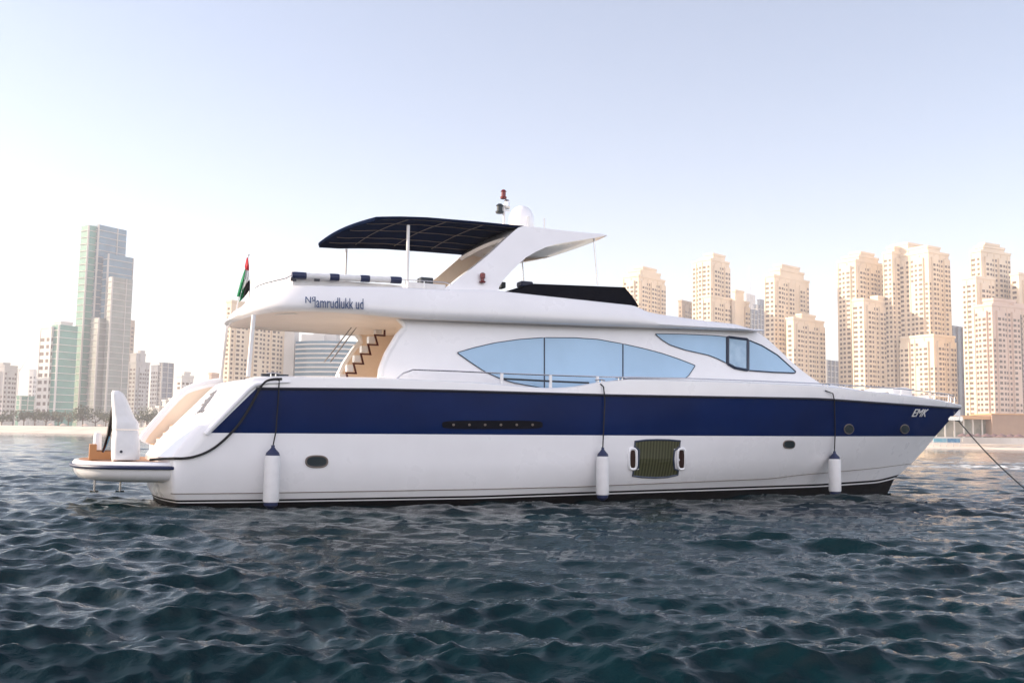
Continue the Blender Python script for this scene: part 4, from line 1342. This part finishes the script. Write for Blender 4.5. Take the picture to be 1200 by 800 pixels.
for ii in (9, 19, 29):
    MB().tube([L(gridB[ii][j][0] , gridB[ii][j][1], gridB[ii][j][2] - .06) for j in range(2, 27)], .010, 6).build('canopy_bow', M['steel_dull'], bo)
MB().tube([L(*S(478.5, 264, 1.95)), L(*S(477, 336, 1.95))], .045, 10).build('canopy_post', M['pole'], bo)
MB().tube([L(*S(406, 292, -2.0)), L(*S(404.5, 335, -2.0))], .035, 8).build('canopy_post', M['pole'], bo)

# ================================================================== loose things on the yacht
def tw(p): return YI @ Vector(p)
def loose(name, label, cat, pts_center, group=None):
    return thing(name, tw(pts_center), label, cat, PSI, group)
def rel(c, p): return tuple(Vector(p) - Vector(c))

# striped cushion roll on the flybridge rail
a = Vector(L(*S(342, 322.5, 2.5))); c = Vector(L(*S(470, 328.5, 2.5)))
r = loose('rail_cushion', 'long white rail cushion with four navy bands along the flybridge coaming', 'cushion', a)
def seg(f0, f1, rad): return [(c - a) * f0, (c - a) * f1], rad
q, rad = seg(.005, .995, .105)
n_ = 60
MB().tube([(c - a) * (.004 + .992 * i / n_) for i in range(n_ + 1)], [.05] + [.084 + .004 * math.sin(i * 1.1) for i in range(1, n_)] + [.05], 12).build('cover', M['vinyl'], r)
for f0, f1 in ((.0, .125), (.335, .42), (.615, .70), (.895, 1.0)):
    MB().tube([(c - a) * (f0 + (f1 - f0) * i / 4) for i in range(5)], [.090, .095, .095, .095, .090], 12).build('band', M['navy_vinyl'], r)
for x0, x1, y0, y1, v_, lab in ((493, 508, 325.5, 333, 2.3, 'grey storage box on the flybridge just right of the bimini post'), (587, 593, 330.5, 337, -1.0, 'small dark box on the flybridge just right of the radar arch leg')):
    a = Vector(L(*S(x0, y1, v_))); c = Vector(L(*S(x1, y0, v_)))
    o = MB().box(0, c.x - a.x, 0, .35, 0, c.z - a.z).build('storage_box', M['navy_box'], smooth=False)
    bv = o.modifiers.new('b', 'BEVEL'); bv.width = .02
    o.location = tw(a); o.rotation_euler = (0, 0, PSI); tag(o, lab, 'box')
for x0, x1, lab in ((341, 347.5, 'small black cushion clip box below the left end of the striped cushion'), (368.5, 375, 'small black clip box below the cushion, second from the left end')):
    a = Vector(L(*S(x0, 329, 2.55))); c = Vector(L(*S(x1, 325.5, 2.55)))
    o = MB().box(0, c.x - a.x, 0, .06, 0, c.z - a.z).build('speaker_box', M['rubber'], smooth=False)
    o.location = tw(a); o.rotation_euler = (0, 0, PSI); tag(o, lab, 'box')
# helm cover
hc = [(600, 342), (607, 338.5), (624, 332.3), (732, 336.5), (741, 347), (748.5, 358.5)]
near = [Vector(L(*S(x, y, lambda u, z: Bf(u) - .45))) for x, y in hc]
c0 = near[0].copy()
r = MB()
rws = []
for k in range(13):
    s = math.cos(math.pi * k / 12)
    rws.append([Vector((p.x + .5 * (1 - s * s) * (p.x - near[0].x) / (near[-1].x - near[0].x), p.y * s, p.z + (.06 * (1 - s * s) if 1 <= i <= 3 else 0))) - Vector((c0.x, 0, c0.z)) for i, p in enumerate(near)])
r.grid(rws)
for e in (0, -1):
    r.add(rws[e], [tuple(range(len(near)))])
o = r.build('helm_cover', M['canvas_black'], angle=25)
o.location = tw((c0.x, 0, c0.z)); o.rotation_euler = (0, 0, PSI)
tag(o, 'black canvas cover stretched over the flybridge helm screen', 'cover')
# more cushions behind the helm cover
a = Vector(L(*S(608, 336, -.6))); c = Vector(L(*S(622, 331, -.6)))
o = MB().box(0, c.x - a.x, -.2, .2, 0, c.z - a.z).build('seat_cushion', M['navy_vinyl']); o.location = tw(a); o.rotation_euler = (0, 0, PSI)
o.modifiers.new('b', 'BEVEL').width = .03
tag(o, 'small navy cushion peeking over the aft end of the helm cover', 'cushion')

# flag
fs = Vector(L(*S(277, 352, 0.0))); fe = Vector(L(*S(290.3, 301.5, 0.0)))
r = loose('national_flag', 'red white black and green flag hanging from a staff at the flybridge stern', 'flag', fs)
MB().tube([(0, 0, -.3), fe - fs + Vector((.02, 0, .05))], .018, 6).lathe([(.03, 0), (.035, .03), (.0, .06)], fe - fs + Vector((.02, 0, .05)), 8).build('staff', M['pole'], r)
def flag_part(name, poly, m, dy=0.0, wave=.05):
    pts = [Vector(L(*S(x, y, 0.08 + dy))) - fs for x, y in poly]
    n = len(pts) // 2
    rows_ = []
    for i in range(n):
        A, B_ = pts[i], pts[len(pts) - 1 - i]
        rows_.append([A.lerp(B_, k / 6) + Vector((0, wave * math.sin(k * 1.5 + i * .7), 0)) for k in range(7)])
    o = MB().grid(rows_).build(name, m, r)
    o.modifiers.new('s', 'SOLIDIFY').thickness = .008
flag_part('red_band', [(289, 302), (287, 312), (288, 316.5), (291.5, 317.5), (291.8, 312), (290.8, 302)], M['red'])
flag_part('green_band', [(286.8, 315.5), (282, 330), (277.8, 347.5), (281, 347.8), (285, 332), (288, 317)], M['green'])
flag_part('white_band', [(288.2, 316.7), (285.3, 330), (282.6, 342), (290.5, 330), (292.2, 324), (291.5, 317.3)], M['cloth_white'])
flag_part('black_band', [(290.6, 330), (284, 339), (281, 353.5), (289, 345), (292.8, 339), (292.3, 327)], M['cloth_black'])
flag_part('green_fold', [(285.5, 336.5), (282.4, 344), (280.6, 353.5), (282.5, 351), (286, 342), (287, 337)], M['green'], .02)

# davit / folded gangway under a white cover on the platform
dv = [(131.2, 459), (132.6, 457.3), (137, 457), (141, 458.4), (144.5, 461.5), (148, 468), (151.5, 476), (155, 484), (157.5, 490), (160, 492.5), (162, 495.5), (162.5, 504), (163.2, 512), (164, 520), (164, 534), (163, 540),
      (131.5, 541.3), (130.2, 537), (130, 526), (130.6, 514), (132, 506), (132.2, 490), (131.6, 474)]
P0 = Vector(L(*S(147, 540, 2.0)))
r = loose('covered_davit', 'tall white hooded davit standing on the teak swim platform', 'davit', P0)
pts = [Vector(L(*S(x, y, 2.0))) - P0 for x, y in dv]
zmid = S(150, 503, 2.0)[2] - P0.z
def davit(lo, hi, name, grow):
    zs = [lo + (hi - lo) * i / 14 for i in range(15)]
    rows_ = []
    n = len(pts)
    for z in zs:
        xs_ = []
        for i in range(n):
            A, B_ = pts[i], pts[(i + 1) % n]
            if (A.z - z) * (B_.z - z) <= 0 and abs(A.z - B_.z) > 1e-6:
                xs_.append(A.x + (B_.x - A.x) * (z - A.z) / (B_.z - A.z))
        x0, x1 = min(xs_) - grow, max(xs_) + grow
        w = (x1 - x0) / 2; cx = (x0 + x1) / 2; dy = min(.38, w * 1.1) + grow
        rows_.append([(cx + w * abs(math.cos(t)) ** .6 * (1 if math.cos(t) > 0 else -1), dy * abs(math.sin(t)) ** .6 * (1 if math.sin(t) > 0 else -1), z) for t in [2 * math.pi * k / 24 for k in range(24)]])
    bb = MB().grid(rows_, closed=True)
    bb.add(rows_[0], [tuple(range(24))[::-1]]); bb.add(rows_[-1], [tuple(range(24))])
    return bb.build(name, M['vinyl'], r, angle=50)
davit(min(p.z for p in pts) + .01, zmid - .012, 'base_cabinet', 0)
davit(zmid + .004, max(p.z for p in pts) - .01, 'hood', .015)
u, v, z = S(142, 529, 2.42)
MB().lathe([(.035, 0), (.035, .02), (.01, .03)], rel(P0, (u, -2.42, z)), 8, axis='y').build('lock_knob', M['rubber'], r)

# hanging dark cloth beside the davit
P1 = Vector(L(*S(127, 500, 1.9)))
r = loose('hanging_cloth', 'dark red and blue cloth hanging beside the white davit', 'cloth', P1)
cl_ = [(131.4, 474), (128.6, 484), (127.5, 496), (125.5, 508), (122, 520), (119, 529.5)]
cr_ = [(132, 476), (132, 488), (131.8, 500), (129, 512), (125.5, 522), (121.5, 530)]
A = [Vector(L(*S(x, y, 1.9))) - P1 for x, y in cl_]; B_ = [Vector(L(*S(x, y, 1.9))) - P1 for x, y in cr_]
rows_ = [[a_.lerp(b_, k / 6) + Vector((0, .06 * math.sin(k * 1.9 + i), 0)) for k in range(7)] for i, (a_, b_) in enumerate(zip(A, B_))]
bb = MB()
for i in range(len(rows_) - 1):
    for k in range(6):
        bb.add([rows_[i][k], rows_[i][k + 1], rows_[i + 1][k + 1], rows_[i + 1][k]], [(0, 1, 2, 3)], 2 if (i >= 3 and k > 3) else (1 if k in (2, 3) else 0))
o = bb.build('cloth', [M['cloth_black'], M['cloth_red'], M['cloth_blue']], r); o.modifiers.new('s', 'SOLIDIFY').thickness = .01
# white post and wooden box on the far platform side
p = Vector(L(*S(113.5, 530, -.6))); q = Vector(L(*S(113.5, 507, -.6)))
o = MB().lathe([(.12, 0), (.11, .05), (.10, (q - p).z * .9), (.07, (q - p).z)], n=12).build('bollard_post', M['vinyl']); o.location = tw(p)
tag(o, 'short white post standing on the aft end of the swim platform', 'post')
p = Vector(L(*S(104, 537, .6))); 
bb = MB().box(0, .16, -.9, .9, 0, .36).box(.16, .9, -.9, -.75, 0, .2).box(.16, .9, .75, .9, 0, .2)
o = bb.build('teak_box', M['teak'], smooth=False); o.location = tw(p); o.rotation_euler = (0, 0, PSI)
tag(o, 'low open teak chock on the aft end of the swim platform', 'chock')

# fenders
def fender(px, yt, yb, w, label, first=[None]):
    z_w = S(px, yb, 3.0)[2]
    u, v, zt = S(px, yt, lambda u, z: bside(u, z) + .22)
    zb = S(px, yb, v)[2]
    wd = l2w(u, v, zt).y
    rad = w / 2 / F * wd; h = zt - zb
    r = thing('hull_fender', l2w(u, v, zb), label, 'fender', PSI, 'white fenders along the hull')
    MB().lathe([(rad * .93, 0), (rad, .04), (rad * 1.0, h * .5), (rad, h - .05), (rad * .92, h)], n=24).build('fender_body', M['vinyl'], r, angle=50)
    MB().lathe([(rad * .90, h - .005), (rad * .8, h + .07), (rad * .35, h + .16), (rad * .22, h + .2), (rad * .22, h + .25)], n=20).build('top_cap', M['navy_vinyl'], r)
    MB().lathe([(rad * .3, -.16), (rad * .85, -.08), (rad * .91, .005)], n=20).build('bottom_cap', M['navy_vinyl'], r)
    return r, (u, v, zb), h
def fender_rope(r, base, h, pts):
    P = [Vector((0, 0, h + .24))] + [Vector(L(*onhull(x, y, o))) - Vector(L(*base)) for x, y, o in pts]
    MB().tube(P, .018, 6).build('fender_rope', M['rope'], r)
r, bs_, h = fender(319.5, 533.5, 588, 18.5, 'white fender nearest the stern, hanging by the round porthole')
fender_rope(r, bs_, h, [(323, 505, .05), (325.5, 470, .05), (326.5, 450, .06), (327, 443, .02)])
r, bs_, h = fender(706.3, 534.5, 579.5, 15, 'white fender amidships, left of the striped hull window')
fender_rope(r, bs_, h, [(706.5, 500, .05), (707.5, 468, .07), (706, 453, .06), (703.5, 449.5, .0)])
r, bs_, h = fender(978, 537.5, 575.5, 14, 'white fender nearest the bow')
fender_rope(r, bs_, h, [(977.5, 505, .05), (976.5, 470, .06), (974, 461, .08), (966.5, 457.5, .03)])
# black mooring rope draped down the stern quarter
dr = [(330, 444, .03), (321, 444, .05), (313, 445.5, .06), (306, 451, .06), (300, 463, .05), (291, 480, .05), (279, 498, .05), (268, 510, .05), (256, 521, .05), (243, 529.5, .05), (228, 535, .05), (214, 537, .05), (202, 536.5, .06)]
P = [tw(L(*onhull(*q))) for q in dr]
e = tw(L(*S(176, 538.5, 2.35)))
P.append(e)
for _ in range(2):
    Q = [P[0]]
    for a_, b_ in zip(P, P[1:]): Q += [a_.lerp(b_, .25), a_.lerp(b_, .75)]
    P = Q + [P[-1]]
base = P[0].copy()
o = MB().tube([p_ - base for p_ in P], .03, 8).build('mooring_rope', M['rope']); o.location = base
tag(o, 'thick black rope draped over the stern quarter down to the swim platform', 'rope')
# bow line running down to the right
a_ = tw(L(*S(1122, 491.5, 0.0))); b_ = at_depth(1230, 596, 27.0)
base = a_.copy()
P = [a_.lerp(b_, t / 20) - base - Vector((0, 0, .18 * math.sin(math.pi * t / 20))) for t in range(21)]
o = MB().tube(P, .022, 6).build('bow_line', M['rope_grey']); o.location = base
tag(o, 'taut dark mooring line running from the bow down to the right picture edge', 'rope')
